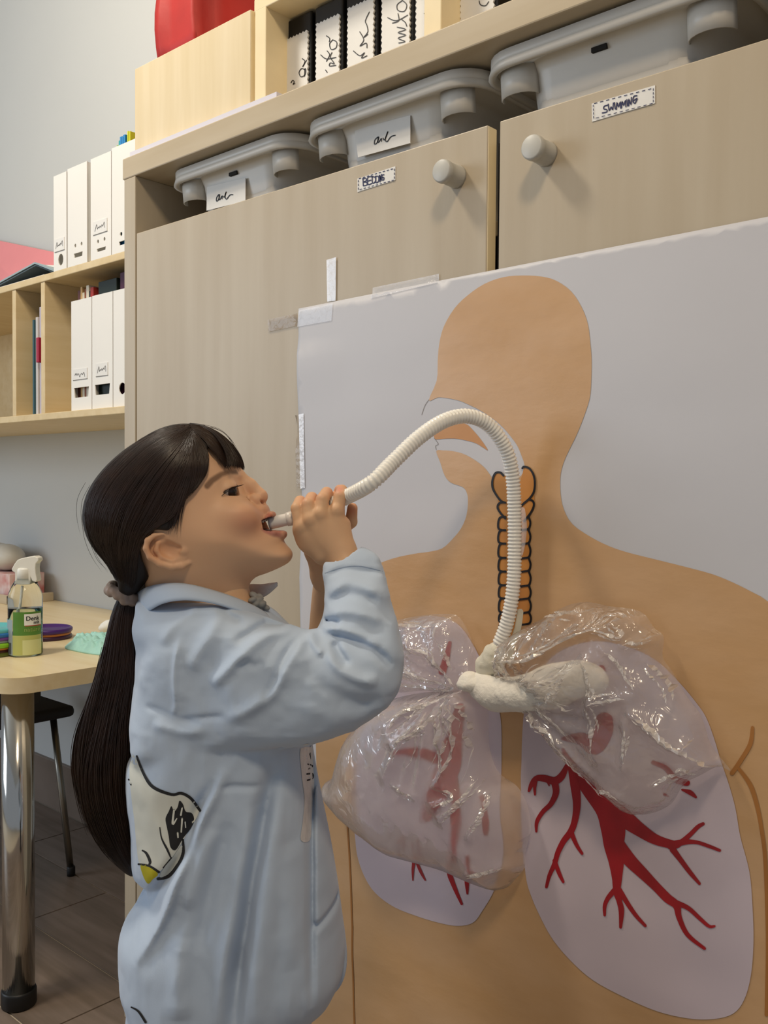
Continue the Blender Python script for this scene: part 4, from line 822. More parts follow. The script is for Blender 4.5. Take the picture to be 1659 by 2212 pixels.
g = Grid((225, -300, -1190), (900, 230, -40), 3.5)
Xs, Zs = g.g2(); pys = CY-Zs
Wt = 150+np.clip((pys-1300)/150, 0, 1)*30+np.clip((pys-1700)/500, 0, 1)*25
def crumple(G, amp, fx, fz, seed):
    st = 3; ax_, az_ = G.ax[0][::st], G.ax[2][::st]
    q = np.array([[abs(noise.noise(Vector((x*fx+z*fz*.4, z*fz-x*fx*.3, seed))))-.5*abs(noise.noise(Vector((x*fx*2.3, z*fz*2.3, seed+4)))) for z in az_] for x in ax_])
    q = np.stack([np.interp(G.ax[2], az_, r) for r in q]); return -amp*np.stack([np.interp(G.ax[0], ax_, c) for c in q.T], 1)
g.infl(PTo, 150, Wt, k=1, blur=3, disp=foldfield(g, TF, -185)+crumple(g, 7, .016, .006, 3.1), dispfar=8*np.sin(Xs*.05+Zs*.01))
# depth of the sleeve's axis, blended between shoulder, elbow and cuff
ctl = [(U(420, 1440, -115), -115), (U(560, 1470, -150), -150), (U(700, 1500, -165), -165), (U(840, 1500, -160), -160), (U(860, 1420, -140), -140), (U(800, 1320, -90), -90), (U(765, 1200, -42), -42), (U(330, 1520, -90), -90)]
num = np.zeros(Xs.shape); den = np.zeros(Xs.shape)
for p, b in ctl: q = 1/(((Xs-p[0])**2+(Zs-p[2])**2)+900)**1.5; num += q*b; den += q
Bs = num/den
Ws = 78-np.clip((1330-pys)/140, 0, 1)*30*(Xs > 690)+0*Xs
g.infl(PS, 85, Ws, bc=Bs, k=10, blur=3, disp=foldfield(g, FOLDS, -205)+crumple(g, 9, .011, .014, 8.2))
g.ell(U(425, 1352, 0), (128, 168, 66), 26)
# hollow cuff
g.cap(U(735, 1196, -35), U(742, 1160, -30), 40, 44, 2, 's')
V, Q = g.mesh(); V = lap(V, Q, 2, .4)
shirt = uobj('shirt', V, Q, SHIRT, child, label='loose light blue long-sleeved shirt')
SBVH = BVHTree.FromPolygons([tuple(v) for v in V], [tuple(int(i) for i in q) for q in Q])
def onshirt(px, py, off=1.2):
    o = np.array([CX, -F, 0.0]); d = np.array([px-CX, F, CY-py]); d = d/np.linalg.norm(d)
    h = SBVH.ray_cast(Vector(o), Vector(d)); return None if h[0] is None else np.array(h[0])-d*off
def decal(name, poly, m, sp=5, off=1.2, smooth_n=4, **k):
    P2 = np.array(poly, float)[:, :2]; P2 = spline(P2, smooth_n, True) if smooth_n else P2
    Vd, Fd = sheet2d(P2, sp); W = [onshirt(v[0], v[1], off) for v in Vd]; ok = [w is not None for w in W]
    Fd = [f for f in Fd if all(ok[i] for i in f)]; W = np.array([w if w is not None else (0, 0, 0) for w in W])
    Fd = np.array([list(f)[::-1] for f in Fd if np.ptp(W[list(f)][:, 1]) < 60]); return uobj(name, W, Fd, m, shirt, **k)
def dstroke(name, path, m, off=1.8):
    Vd, Fd = ribbon(path, 5); W = [onshirt(v[0], v[1], off) for v in Vd]; Fd = [list(f) for f in Fd if all(W[i] is not None for i in f)]
    W = np.array([w if w is not None else (0, 0, 0) for w in W]); tri = [(f[0], f[i], f[i+1]) for f in Fd for i in range(1, len(f)-1)]
    tri = [t for t in tri if np.ptp(W[list(t)][:, 1]) < 40]
    if tri: uobj(name, W, np.array(tri), m, shirt)
# printed picture fragments on the back of the shirt
PW = mat('white_print', '#cfd0c6', .75, var=.06, scale=14); PYE = mat('yellow_print', '#b3a818', .7, var=.05); PK = mat('black_print', '#1b1a1c', .7)
decal('white_print', S5((318, 180), (350, 210), (390, 290), (440, 365), (545, 405), (600, 395), (660, 430), (700, 500), (640, 610), (600, 680), (540, 770), (470, 840), (420, 800), (368, 795), (350, 700), (338, 560), (318, 400), (310, 280)), PW, 5)
decal('yellow_print', S5((372, 800), (420, 805), (470, 850), (440, 880), (415, 905), (390, 870)), PYE, 5, 1.6)
decal('white_print', S5((600, 690), (605, 730), (580, 790), (530, 850), (480, 868), (500, 820), (550, 760)), PW, 5, 2.0)
decal('black_print', S5((545, 470), (560, 500), (580, 475), (590, 440), (610, 460), (625, 500), (660, 510), (672, 550), (650, 600), (610, 650), (570, 715), (540, 700), (530, 640), (520, 590), (512, 540), (530, 500)), PK, 5, 1.8)
for i_, q in enumerate([((560, 490, 5), (552, 570, 6), (575, 540, 3)), ((605, 480, 4), (598, 520, 5)), ((605, 540, 5), (600, 615, 4)), ((580, 620, 5), (582, 645, 4)), ((622, 560, 4), (625, 590, 3))]): dstroke('white_print', S5(*q), PW, 2.4)
for q in [((350, 190, 5), (385, 280, 7), (440, 362, 9), (545, 405, 8), (600, 398, 8), (655, 428, 8), (705, 495, 7)), ((610, 660, 6), (610, 730, 9), (585, 790, 9), (530, 860, 10), (470, 878, 8)), ((480, 590, 3), (490, 650, 4), (520, 710, 6), (540, 755, 4)), ((382, 718, 4), (405, 735, 7), (425, 780, 8), (418, 800, 4)), ((360, 795, 5), (420, 805, 6), (475, 840, 7)), ((500, 815, 4), (545, 760, 4)), ((320, 1596, 4), (360, 1620, 6), (400, 1680, 7)), ((305, 320, 4), (318, 350, 4))]: dstroke('black_print', S5(*q), PK)
# trim strip with dark pattern down the front opening
TRIM = mat('white_lace_trim', '#d7d5d4', .5, var=.12, scale=90, bump=.4, bscale=150)
decal('placket', S5((1268, 148), (1330, 130), (1340, 260), (1345, 340), (1338, 430), (1330, 560), (1322, 660), (1270, 660), (1280, 560), (1290, 430), (1275, 300)), TRIM, 5, 2.0)
for q in [((1319, 172, 5), (1322, 205, 4)), ((1310, 235, 4), (1335, 245, 4), (1315, 262, 4)), ((1305, 290, 5), (1335, 290, 5), (1335, 315, 4), (1308, 325, 5)), ((1355, 240, 4), (1358, 260, 3)), ((1338, 128, 3), (1345, 126, 3))]: dstroke('black_print', S5(*q), PK, 2.8)
# stitched seams
SEAM = mat('shirt_seam', '#96a5ba', .8, var=.05)
for q in [((1197, 150, 1.5), (1300, 118, 1.5), (1400, 112, 1.5), (1520, 140, 1.5)), ]: dstroke('seam', S4(*q), SEAM, 1.0)
# collar: stand and fold-over flap
def strip(name, top, bot, m, th=4.0, n=5, kind=None):
    A = spline(np.array([U(*p) for p in top]), n); B = spline(np.array([U(*p) for p in bot]), n); A = resamp(A, 40); B = resamp(B, 40); rows = []
    for t in np.linspace(0, 1, 7): rows.append(A*(1-t)+B*t+np.array([0, -6*math.sin(t*math.pi), 3*math.sin(t*math.pi)]))
    V = np.concatenate(rows); Q = np.array([(r*40+i, r*40+i+1, (r+1)*40+i+1, (r+1)*40+i) for r in range(6) for i in range(39)])
    o = uobj(name, V, Q, m, shirt); s = o.modifiers.new('s', 'SOLIDIFY'); s.thickness = th*KU; s.offset = 0; return o
strip('collar', [(340, 1262, 95), (305, 1268, 45), (298, 1280, 0), (316, 1270, -55), (350, 1262, -92), (400, 1262, -108), (456, 1275, -108), (508, 1292, -92), (545, 1308, -60), (570, 1322, -22)],
      [(325, 1300, 130), (296, 1318, 70), (303, 1330, 0), (316, 1324, -75), (350, 1304, -128), (400, 1296, -150), (460, 1303, -152), (520, 1322, -132), (570, 1346, -78), (598, 1352, -30)], SHIRT)
strip('collar', [(340, 1264, 95), (400, 1262, 108), (456, 1268, 108), (508, 1268, 92), (540, 1262, 66), (570, 1262, 50), (599, 1260, 40)], [(335, 1300, 128), (400, 1300, 150), (460, 1302, 150), (520, 1300, 125), (550, 1296, 90), (578, 1284, 60), (600, 1264, 38)], TRIM, 5)
g = Grid((520, -60, -240), (640, 60, -150), 2.4)
for (x, y, b, r) in ((548, 1286, -14, 9), (556, 1297, -22, 10), (566, 1306, -24, 9), (552, 1306, -30, 9), (562, 1290, -6, 8), (574, 1312, -16, 8), (545, 1296, -34, 8)): g.ell(U(x, y, b), (r*1.2, r, r*.8), 3, rot=random.uniform(-1, 1))
V, Q = g.mesh(); uobj('ribbon_bow', V, Q, mat('grey_ribbon', '#8f8f8c', .6, var=.2, scale=60), shirt)
# ---- trousers, shoes
TRO = mat('black_cotton', '#17171b', .85, var=.1)
g = Grid((300, -260, -1780), (720, 260, -800), 7.0)
for s in (-1, 1): g.chain([tuple(U(495, 1990, s*68))+(84,), tuple(U(505, 2400, s*76))+(74,), tuple(U(492, 2720, s*78))+(66,), tuple(U(492, 2810, s*78))+(62,)], 14)
V, Q = g.mesh(); uobj('trousers', lap(V, Q, 1), Q, TRO, child)
SHO = mat('dark_shoe', '#2a2a30', .6, var=.1)
zf = (0-u2w([U(500, 2880, 0)])[0][2])/KU
for s in (-1, 1):
    c = u2w([U(505, 2850, s*78)])[0]; V0 = []
    mb = MB(); L_ = .085; W_ = .032
    for i, (h, e) in enumerate(((0.0, 0.0), (.012, .002), (.03, 0), (.05, -.012), (.06, -.026))):
        for k in range(20):
            t = 2*math.pi*k/20; a = math.cos(t)*(L_+e)+.03*(1-h/.06*.8); b = math.sin(t)*(W_+e*.6); p = np.array([c[0], c[1], 0])+RT*a*np.array([1, 1, 0])+FW*b*np.array([1, 1, 0]); mb.V.append((p[0], p[1], h+.0))
    mb.F = [(i*20+k, i*20+(k+1) % 20, (i+1)*20+(k+1) % 20, (i+1)*20+k) for i in range(4) for k in range(20)]+[tuple(range(20))[::-1], tuple(range(80, 100))]
    mb.mk('shoe', SHO, child, smooth=True)
# ============================================================ breathing tube
TUB = mat('translucent_tube', '#f3f0e8', .3, var=.02, sss=.3, sssr=(.6, .6, .55), spec=.5)
def dw(px, py, y): return hy(px, py, y)
# centre line: from the mouth, through the hands, arching over to the poster and down to the knot
tp = [u2w([U(*R6((1150, 655))[0])])[0], u2w([U(*R7((660, 705))[0])])[0], u2w([U(*R7((900, 600))[0])])[0], u2w([U(*R7((1120, 520))[0])])[0]]
for px, py, y in ((800, 1045, -.205), (850, 997, -.180), (905, 945, -.150), (960, 909, -.118), (1010, 899, -.088), (1055, 918, -.062), (1090, 965, -.042), (1106, 1020, -.030), (1111, 1090, -.024), (1112, 1170, -.022), (1110, 1250, -.022), (1103, 1310, -.023), (1092, 1355, -.024), (1078, 1392, -.026)): tp.append(dw(px, py, y))
tp = spline(np.array(tp), 40); L_ = np.r_[0, np.cumsum(np.linalg.norm(np.diff(tp, axis=0), axis=1))]
tb = thing('corrugated_tube', 'white corrugated breathing tube arching from mouth to plastic bags', 'tube', (float(tp[-1][0]), float(tp[-1][1]), float(tp[-1][2])))
s0 = L_[44]                       # smooth mouthpiece up to here
n = int((L_[-1]-s0)/.0011); ss = np.linspace(s0, L_[-1], n); P = np.stack([np.interp(ss, L_, tp[:, i]) for i in range(3)], 1)
ph = ((ss-s0)/.0044) % 1.0; rr = np.where(ph < .5, .0088, .0076)
MB().tube(P, rr, 20, False).mk('corrugated_hose', TUB, tb, smooth=True)
MP = mat('frosted_mouthpiece', '#ece8e2', .25, var=.03, sss=.3, sssr=(.6, .6, .55), alpha=.86)
a = u2w([U(*R7((440, 745))[0])])[0]; b = u2w([U(*R7((690, 690))[0])])[0]; k = np.linspace(0, 1, 12)[:, None]; PP = a*(1-k)+b*k
mm = MB().tube(PP, np.linspace(.0074, .0068, 12), 24, False).mk('mouthpiece', MP, tb, smooth=True); q = mm.modifiers.new('s', 'SOLIDIFY'); q.thickness = .0012
e_ = (b-a)/np.linalg.norm(b-a); MB().tube([b-e_*.010, b-e_*.006, b-e_*.001], [.0078, .0082, .0078], 24).mk('mouthpiece_ring', MP, tb, smooth=True)
TPM = mat('masking_tape', '#ddd8c6', .5, var=.08, scale=30, bump=.6, bscale=60, bdist=.004)
g = None
def wlump(name, pts, m, parent, h=.0022, k=.004, rough=.0):
    mg = max(max(p[1]) for p in pts)+.012; lo = np.min([p[0] for p in pts], 0)-mg; hi = np.max([p[0] for p in pts], 0)+mg; G = Grid(lo, hi, h)
    for c, r in pts: G.ell(c, r, k)
    if rough:
        X, Y, Z = np.meshgrid(*G.ax, indexing='ij'); G.D = G.D+(rough*(np.sin(X*240+np.sin(Z*190)*2)*np.sin(Z*260+np.sin(X*170)*2)*np.sin(Y*210+1))).astype(np.float32)
    V, Q = G.mesh(); V = lap(V, Q, 1, .4); o = mk(name, V, Q.tolist(), m, parent, smooth=True); return o
wlump('joint_tape', [(dw(1066, 1425, -.026), (.016, .013, .020)), (dw(1050, 1440, -.026), (.014, .012, .016)), (dw(1075, 1408, -.026), (.011, .011, .013))], TPM, tb, rough=.0012)
strokes('side_tape', [[p+(5.5,) for p in S3((815, 930), (830, 1050), (820, 1180), (800, 1270))]], lambda V, i: [dw(p[0], p[1], -.0085) for p in V], TAPE, tb)
# ============================================================ two plastic bags as lungs, tied to the tube
def bag_mat(name, haze, tint, blur, glo, bmp):
    m = bpy.data.materials.new(name); m.use_nodes = True; N = m.node_tree.nodes; L = m.node_tree.links; N.clear()
    out = N.new('ShaderNodeOutputMaterial'); tr = N.new('ShaderNodeBsdfTransparent'); tr.inputs[0].default_value = (.97, .96, .95, 1)
    df = N.new('ShaderNodeBsdfDiffuse'); df.inputs[0].default_value = lin(tint)+(1,); tl = N.new('ShaderNodeBsdfTranslucent'); tl.inputs[0].default_value = lin(tint)+(1,)
    gl = N.new('ShaderNodeBsdfGlossy'); gl.inputs['Roughness'].default_value = .16
    m1 = N.new('ShaderNodeMixShader'); m1.inputs[0].default_value = .35; L.new(df.outputs[0], m1.inputs[1]); L.new(tl.outputs[0], m1.inputs[2])
    rf = N.new('ShaderNodeBsdfRefraction'); rf.inputs['Roughness'].default_value = .42; rf.inputs['IOR'].default_value = 1.06
    m0 = N.new('ShaderNodeMixShader'); m0.inputs[0].default_value = blur; L.new(tr.outputs[0], m0.inputs[1]); L.new(rf.outputs[0], m0.inputs[2])
    m2 = N.new('ShaderNodeMixShader'); m2.inputs[0].default_value = haze; L.new(m0.outputs[0], m2.inputs[1]); L.new(m1.outputs[0], m2.inputs[2])
    tc = N.new('ShaderNodeTexCoord'); nz = N.new('ShaderNodeTexNoise'); nz.inputs['Scale'].default_value = 26; nz.inputs['Detail'].default_value = 3; nz.inputs['Distortion'].default_value = 1.5; L.new(tc.outputs['Object'], nz.inputs['Vector'])
    rg = N.new('ShaderNodeMath'); rg.operation = 'SUBTRACT'; rg.inputs[1].default_value = .5; ab = N.new('ShaderNodeMath'); ab.operation = 'ABSOLUTE'; L.new(nz.outputs['Fac'], rg.inputs[0]); L.new(rg.outputs[0], ab.inputs[0])
    bp = N.new('ShaderNodeBump'); bp.inputs['Strength'].default_value = bmp; bp.inputs['Distance'].default_value = .008; L.new(ab.outputs[0], bp.inputs['Height']); L.new(bp.outputs[0], gl.inputs['Normal'])
    lw = N.new('ShaderNodeLayerWeight'); lw.inputs[0].default_value = .2; pass
    mu = N.new('ShaderNodeMath'); mu.operation = 'MULTIPLY_ADD'; mu.inputs[1].default_value = .35; mu.inputs[2].default_value = glo; L.new(lw.outputs['Fresnel'], mu.inputs[0])
    m3 = N.new('ShaderNodeMixShader'); L.new(mu.outputs[0], m3.inputs[0]); L.new(m2.outputs[0], m3.inputs[1]); L.new(gl.outputs[0], m3.inputs[2]); L.new(m3.outputs[0], out.inputs[0]); return m
BAG = bag_mat('crumpled_clear_film', .20, '#f4eae6', .2, .09, .9); BAGH = bag_mat('cloudy_film', .32, '#f8eae6', .72, .045, .4)
GLINTM = bag_mat('glint_film', .58, '#fffaf5', .1, .16, .2)  # whiter, shinier film whose colour paints the glints
def ridged(p, s): return 1-abs(noise.noise(p*s))*2
def bag_sheet(name, poly, depth, ridges, m, parent, sp=.0042, knot=None, cr=.006, R=.05, y0=-.012, back=True):
    """film panel: outline (photo px on the poster plane), puffed up, with ridge lines and crumples"""
    P2 = spline(px2(poly), 5, True); V, Fc = sheet2d(P2, sp); d = pdist(P2, V[:, 0], V[:, 1]); kn = px2([knot])[0] if knot else None
    rl = [(spline(px2([p[:2] for p in r[0]]), 5), r[1]*.00056, r[2]) for r in ridges]; W = []; bm = set()
    for v, dd in zip(V, d):
        t = min(dd/R, 1); h = depth*math.sqrt(max(0, 1-(1-t)**2)); p = Vector((v[0], v[1], .37))
        e = min(1, dd/.010)
        if kn is not None:
            r = math.hypot(v[0]-kn[0], v[1]-kn[1]); an = math.atan2(v[1]-kn[1], v[0]-kn[0]); f = math.exp(-(r/.10)**2)
            h = h*(1-.55*math.exp(-(r/.03)**2))+f*e*.014*ridged(Vector((an*3.2, r*5, 2.0)), 1.6)
        h += e*cr*(ridged(p+Vector((0, 0, 3)), 16)*.6+ridged(p, 38)*.35+ridged(p+Vector((5, 0, 0)), 80)*.15-.5)
        for Lp, wd, hh in rl:
            q = np.inf
            a = Lp[:-1]; b = Lp[1:]; ee = b-a; tt = np.clip(((v-a)*ee).sum(1)/((ee**2).sum(1)+1e-12), 0, 1); q = np.hypot(*((a+ee*tt[:, None])-v).T).min()
            h += hh*e*math.exp(-q/wd)
        W.append((v[0], y0-max(h, 0.0005), v[1]))
    n = len(W); Fa = [f[::-1] for f in Fc]
    o = mk(name, W, Fa, m, parent, smooth=True)
    # white ribbons standing in for glints on the film, along ridges and knot
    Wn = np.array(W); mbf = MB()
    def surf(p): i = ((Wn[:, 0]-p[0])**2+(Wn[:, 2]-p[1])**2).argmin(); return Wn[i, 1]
    def glint(Lp, wmax):
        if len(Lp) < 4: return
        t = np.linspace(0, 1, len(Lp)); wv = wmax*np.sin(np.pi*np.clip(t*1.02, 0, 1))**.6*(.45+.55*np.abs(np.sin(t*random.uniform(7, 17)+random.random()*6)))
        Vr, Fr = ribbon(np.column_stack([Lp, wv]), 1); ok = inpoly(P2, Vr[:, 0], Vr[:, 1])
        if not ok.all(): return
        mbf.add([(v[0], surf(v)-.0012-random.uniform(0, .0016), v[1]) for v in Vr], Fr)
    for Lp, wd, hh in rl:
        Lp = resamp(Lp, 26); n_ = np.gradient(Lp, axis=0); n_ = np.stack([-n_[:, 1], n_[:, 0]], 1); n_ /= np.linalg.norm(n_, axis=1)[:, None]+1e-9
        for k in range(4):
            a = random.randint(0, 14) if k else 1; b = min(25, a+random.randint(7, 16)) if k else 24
            glint((Lp+n_*random.uniform(-.006, .006)*(1 if k else 0)+n_*(.0012*np.sin(np.linspace(0, random.uniform(4, 10), 26)))[:, None])[a:b], random.uniform(.0007, .0017) if k else .0019)
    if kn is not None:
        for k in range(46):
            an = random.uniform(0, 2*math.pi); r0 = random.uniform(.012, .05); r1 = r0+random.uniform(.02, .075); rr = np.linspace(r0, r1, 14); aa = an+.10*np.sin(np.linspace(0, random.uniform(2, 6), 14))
            glint(np.stack([kn[0]+rr*np.cos(aa), kn[1]+rr*np.sin(aa)], 1), random.uniform(.0005, .0014))
    mbf.mk('film_glints', GLINTM, parent, kind='stuff')
    if back: mk(name+'_back', [(a, y0+.001+.002*noise.noise(Vector((a*30, c*30, 0))), c) for a, b, c in W], Fc, m, parent, smooth=True)
    return o
kL = (1010, 1470)
bgL = thing('plastic_bag', 'crumpled cloudy plastic bag over the smaller lung beside the child', 'plastic bag', tuple(dw(950, 1850, -.01)), group='plastic bags tied to the tube')
bag_sheet('film', S1((480, 200), (560, 170), (700, 145), (850, 135), (930, 150), (985, 230), (1030, 340), (1060, 440), (1100, 530), (1080, 640), (1000, 720), (880, 660), (700, 640), (520, 650), (440, 560), (420, 350)), .030,
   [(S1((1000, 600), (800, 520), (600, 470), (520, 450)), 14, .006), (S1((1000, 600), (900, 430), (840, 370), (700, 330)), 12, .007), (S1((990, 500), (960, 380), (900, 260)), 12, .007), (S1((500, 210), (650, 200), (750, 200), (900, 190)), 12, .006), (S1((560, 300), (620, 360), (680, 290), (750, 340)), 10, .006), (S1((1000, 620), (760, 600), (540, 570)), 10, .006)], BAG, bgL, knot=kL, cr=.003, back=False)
bag_sheet('film', S1((1050, 600), (960, 590), (800, 640), (600, 670), (450, 720), (300, 850), (220, 960), (180, 1080), (140, 1200), (80, 1235), (110, 1350), (190, 1460), (300, 1560), (400, 1640), (520, 1720), (700, 1770), (850, 1810), (1000, 1870), (1120, 1920), (1230, 1945), (1310, 1880), (1370, 1800), (1375, 1700), (1410, 1560), (1390, 1400), (1320, 1270), (1200, 1180), (1140, 1030), (1130, 850), (1120, 720)), .058,
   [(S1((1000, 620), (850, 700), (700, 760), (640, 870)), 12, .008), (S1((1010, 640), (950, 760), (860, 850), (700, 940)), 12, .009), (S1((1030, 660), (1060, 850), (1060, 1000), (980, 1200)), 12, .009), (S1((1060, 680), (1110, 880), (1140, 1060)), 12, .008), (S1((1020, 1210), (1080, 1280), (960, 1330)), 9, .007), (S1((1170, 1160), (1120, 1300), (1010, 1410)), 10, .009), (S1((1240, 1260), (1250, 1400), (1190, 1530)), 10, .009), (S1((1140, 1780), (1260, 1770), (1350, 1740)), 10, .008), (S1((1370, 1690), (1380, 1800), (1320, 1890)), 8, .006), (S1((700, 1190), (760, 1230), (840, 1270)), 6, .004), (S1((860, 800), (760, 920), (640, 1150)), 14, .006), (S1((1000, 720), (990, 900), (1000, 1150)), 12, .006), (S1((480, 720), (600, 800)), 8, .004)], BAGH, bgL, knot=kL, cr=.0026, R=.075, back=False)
bgR = thing('plastic_bag', 'crumpled clear plastic bag over the larger lung with red vessels', 'plastic bag', tuple(dw(1340, 1750, -.01)), group='plastic bags tied to the tube')
kR = (1150, 1490)
bag_sheet('film', S2((70, 330), (110, 260), (230, 190), (330, 140), (450, 75), (570, 52), (720, 80), (850, 95), (930, 130), (985, 210), (1045, 265), (1040, 390), (1100, 480), (1180, 620), (1270, 740), (1310, 850), (1350, 950), (1455, 1082), (1380, 1060), (1280, 1110), (1170, 1170), (1090, 1290), (960, 1350), (850, 1345), (740, 1260), (600, 1130), (470, 1020), (390, 940), (320, 830), (240, 700), (160, 600), (60, 520), (50, 420)), .040,
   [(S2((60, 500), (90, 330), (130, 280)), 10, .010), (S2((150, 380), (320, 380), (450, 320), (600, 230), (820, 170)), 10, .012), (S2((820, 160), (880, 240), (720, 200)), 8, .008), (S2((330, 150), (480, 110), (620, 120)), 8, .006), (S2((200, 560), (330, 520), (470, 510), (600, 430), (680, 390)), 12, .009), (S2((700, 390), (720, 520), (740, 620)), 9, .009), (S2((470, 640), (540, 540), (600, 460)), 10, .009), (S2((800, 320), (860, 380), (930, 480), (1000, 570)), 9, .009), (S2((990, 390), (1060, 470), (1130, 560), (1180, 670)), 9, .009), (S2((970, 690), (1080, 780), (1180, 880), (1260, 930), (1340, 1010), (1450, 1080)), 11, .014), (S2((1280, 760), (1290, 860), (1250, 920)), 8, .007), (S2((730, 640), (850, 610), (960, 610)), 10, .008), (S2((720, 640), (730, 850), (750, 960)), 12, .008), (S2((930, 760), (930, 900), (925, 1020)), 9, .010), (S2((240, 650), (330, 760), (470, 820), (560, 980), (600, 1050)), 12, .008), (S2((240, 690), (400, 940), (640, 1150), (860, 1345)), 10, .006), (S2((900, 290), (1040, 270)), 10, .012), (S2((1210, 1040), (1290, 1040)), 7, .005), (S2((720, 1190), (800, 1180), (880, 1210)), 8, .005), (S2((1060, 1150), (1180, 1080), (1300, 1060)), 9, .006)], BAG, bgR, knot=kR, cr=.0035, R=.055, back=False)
# white gathered knots and cotton bridge between the bags
COT = mat('white_cotton', '#efebe1', .9, var=.06, scale=40, bump=.5, bscale=90, bdist=.006)
wlump('cotton_bridge', [(dw(1075, 1500, -.032), (.030, .022, .021)), (dw(1120, 1500, -.036), (.030, .024, .020)), (dw(1165, 1492, -.034), (.030, .022, .021)), (dw(1040, 1480, -.03), (.02, .016, .016)), (dw(1200, 1480, -.032), (.03, .02, .024)), (dw(1255, 1465, -.03), (.034, .018, .02))], COT, bgR, k=.012, rough=.0004)
wlump('gathered_neck', [(dw(1024, 1476, -.038), (.017, .012, .009)), (dw(1008, 1480, -.042), (.014, .010, .007)), (dw(1014, 1464, -.036), (.010, .010, .008))], COT, bgL, k=.008, rough=.0005)
strokes('tape_tail', [[p+(7,) for p in S2((125, 120), (110, 220), (70, 330), (60, 430))]], lambda V, i: [dw(p[0], p[1], -.014) for p in V], TPM, tb)
# ============================================================ shelf on the back wall
YS = .15; zl0, zl1 = 1.146, 1.162; zu0, zu1 = 1.472, 1.488
sx0 = -3.3; sx1 = -1.5
shf = thing('wall_shelf', 'birch wall shelf with open compartments beside the tall cupboard', 'shelf', (-2.3, .31, zl0))
box('bottom_board', (sx0, YS, zl0), (sx1, WALLY+.001, zl1), WOODS, shf)
box('top_board', (sx0, YS, zu0), (sx1, WALLY+.001, zu1), WOODS, shf)
for xa in (-2.243, -2.100):
    box('divider', (xa, YS+.002, zl1), (xa+.018, WALLY-.008, zu0), WOODS, shf, bev=.001)
box('end_panel', (sx0-.018, YS, zl0), (sx0, WALLY+.001, zu1), WOODS, shf)
box('back_board', (sx0, WALLY-.008, zl1), (sx1, WALLY+.001, zu0), WOODS, shf, bev=0)
# white card magazine files
FILE = mat('white_card_file', '#e9e6df', .5, var=.02, scale=5)
def mfile(x0, x1, y0, z0, h, label, cut, tag=None, group=None, th=.0022):
    t = thing('magazine_file', label, 'magazine file', ((x0+x1)/2, y0+.12, z0), group=group); dp = .24
    mb = MB()
    # front board with real openings
    loops = []
    w_ = x1-x0; n = 14
    holes = []
    for kind, cx, cz, a, b in cut:
        if kind == 'o': holes.append([(x0+cx*w_+a*w_*math.cos(q), z0+cz*h+b*h*math.sin(q)) for q in np.linspace(0, 2*math.pi, n, False)])
        else: holes.append([(x0+(cx-a)*w_, z0+(cz-b)*h), (x0+(cx+a)*w_, z0+(cz-b)*h), (x0+(cx+a*1.12)*w_, z0+(cz+b)*h), (x0+(cx-a*1.12)*w_, z0+(cz+b)*h)])
    outer = [(x0, z0), (x1, z0), (x1, z0+h), (x0, z0+h)]; vs = [Vector(p) for p in outer]; ed = [(i, (i+1) % 4) for i in range(4)]
    for hl in holes: b0 = len(vs); vs += [Vector(p) for p in hl]; ed += [(b0+i, b0+(i+1) % len(hl)) for i in range(len(hl))]
    r = delaunay_2d_cdt(vs, ed, [], 1, 1e-7); V2 = [v[:] for v in r[0]]; keep = []
    for f in r[2]:
        c = np.mean([V2[i] for i in f], 0)
        if not any(inpoly(hl, np.array([c[0]]), np.array([c[1]]))[0] for hl in holes): keep.append(f)
    fb = mk('front_board', [(p[0], y0, p[1]) for p in V2], keep, FILE, t); so = fb.modifiers.new('s', 'SOLIDIFY'); so.thickness = th; so.offset = 0
    zb = z0+.003
    for xx in (x0+.0012, x1-.0012): MB().prism([(xx-th/2, y0+.002, zb), (xx-th/2, y0+dp, zb), (xx-th/2, y0+dp, z0+h*.45), (xx-th/2, y0+.09, z0+h-.001), (xx-th/2, y0+.002, z0+h-.001)], (th, 0, 0)).mk('side_board', FILE, t)
    box('base_board', (x0+.001, y0+.002, z0), (x1-.001, y0+dp, z0+th), FILE, t, bev=0); box('back_board', (x0+.001, y0+dp-.002, z0), (x1-.001, y0+dp, z0+h*.45), FILE, t, bev=0)
    if tag:
        a, b, c, d, ink = tag; box('name_label', (x0+a*w_, y0-.0024, z0+c*h), (x0+b*w_, y0-.0014, z0+d*h), LABEL, t, bev=0)
        pl = lambda V, i: [(p[0], y0-.0028-2e-5*i, p[1]) for p in V]
        X0, X1, Z0, Z1 = x0+a*w_, x0+b*w_, z0+c*h, z0+d*h
        strokes('handwriting', [[(X0+(X1-X0)*p[0], Z0+(Z1-Z0)*p[1], .0006) for p in s] for s in ink], pl, INK, t, sub=3)
        box('label_shadow', (X0-.0005, y0-.0020, Z0-.0012), (X1+.0008, y0-.0013, Z0+.0002), mat('label_shadow_edge', '#8b867e', .7), t, bev=0)  # shadow under the label painted as a thin grey strip
    return t
scr1 = [[(.15, .4), (.2, .6), (.25, .4), (.3, .6), (.35, .4), (.42, .55), (.5, .2), (.55, .5)], [(.6, .45), (.66, .55), (.7, .4), (.8, .6), (.85, .2)]]
scr2 = [[(.15, .25), (.28, .75), (.32, .35), (.4, .5), (.46, .4), (.52, .55), (.58, .4), (.66, .6), (.72, .45), (.82, .75), (.86, .3)]]
yf = .152; GU = 'white card files on top of the wall shelf'; GL = 'white card files in the shelf compartment'
def bx_(px, py, y): return hy(px, py, y)[0]
xs = [bx_(117, 500, yf), bx_(144.5, 500, yf), bx_(147, 500, yf), bx_(189, 500, yf), bx_(197, 500, yf), bx_(241, 500, yf), bx_(242.5, 500, yf)]
hu = .222
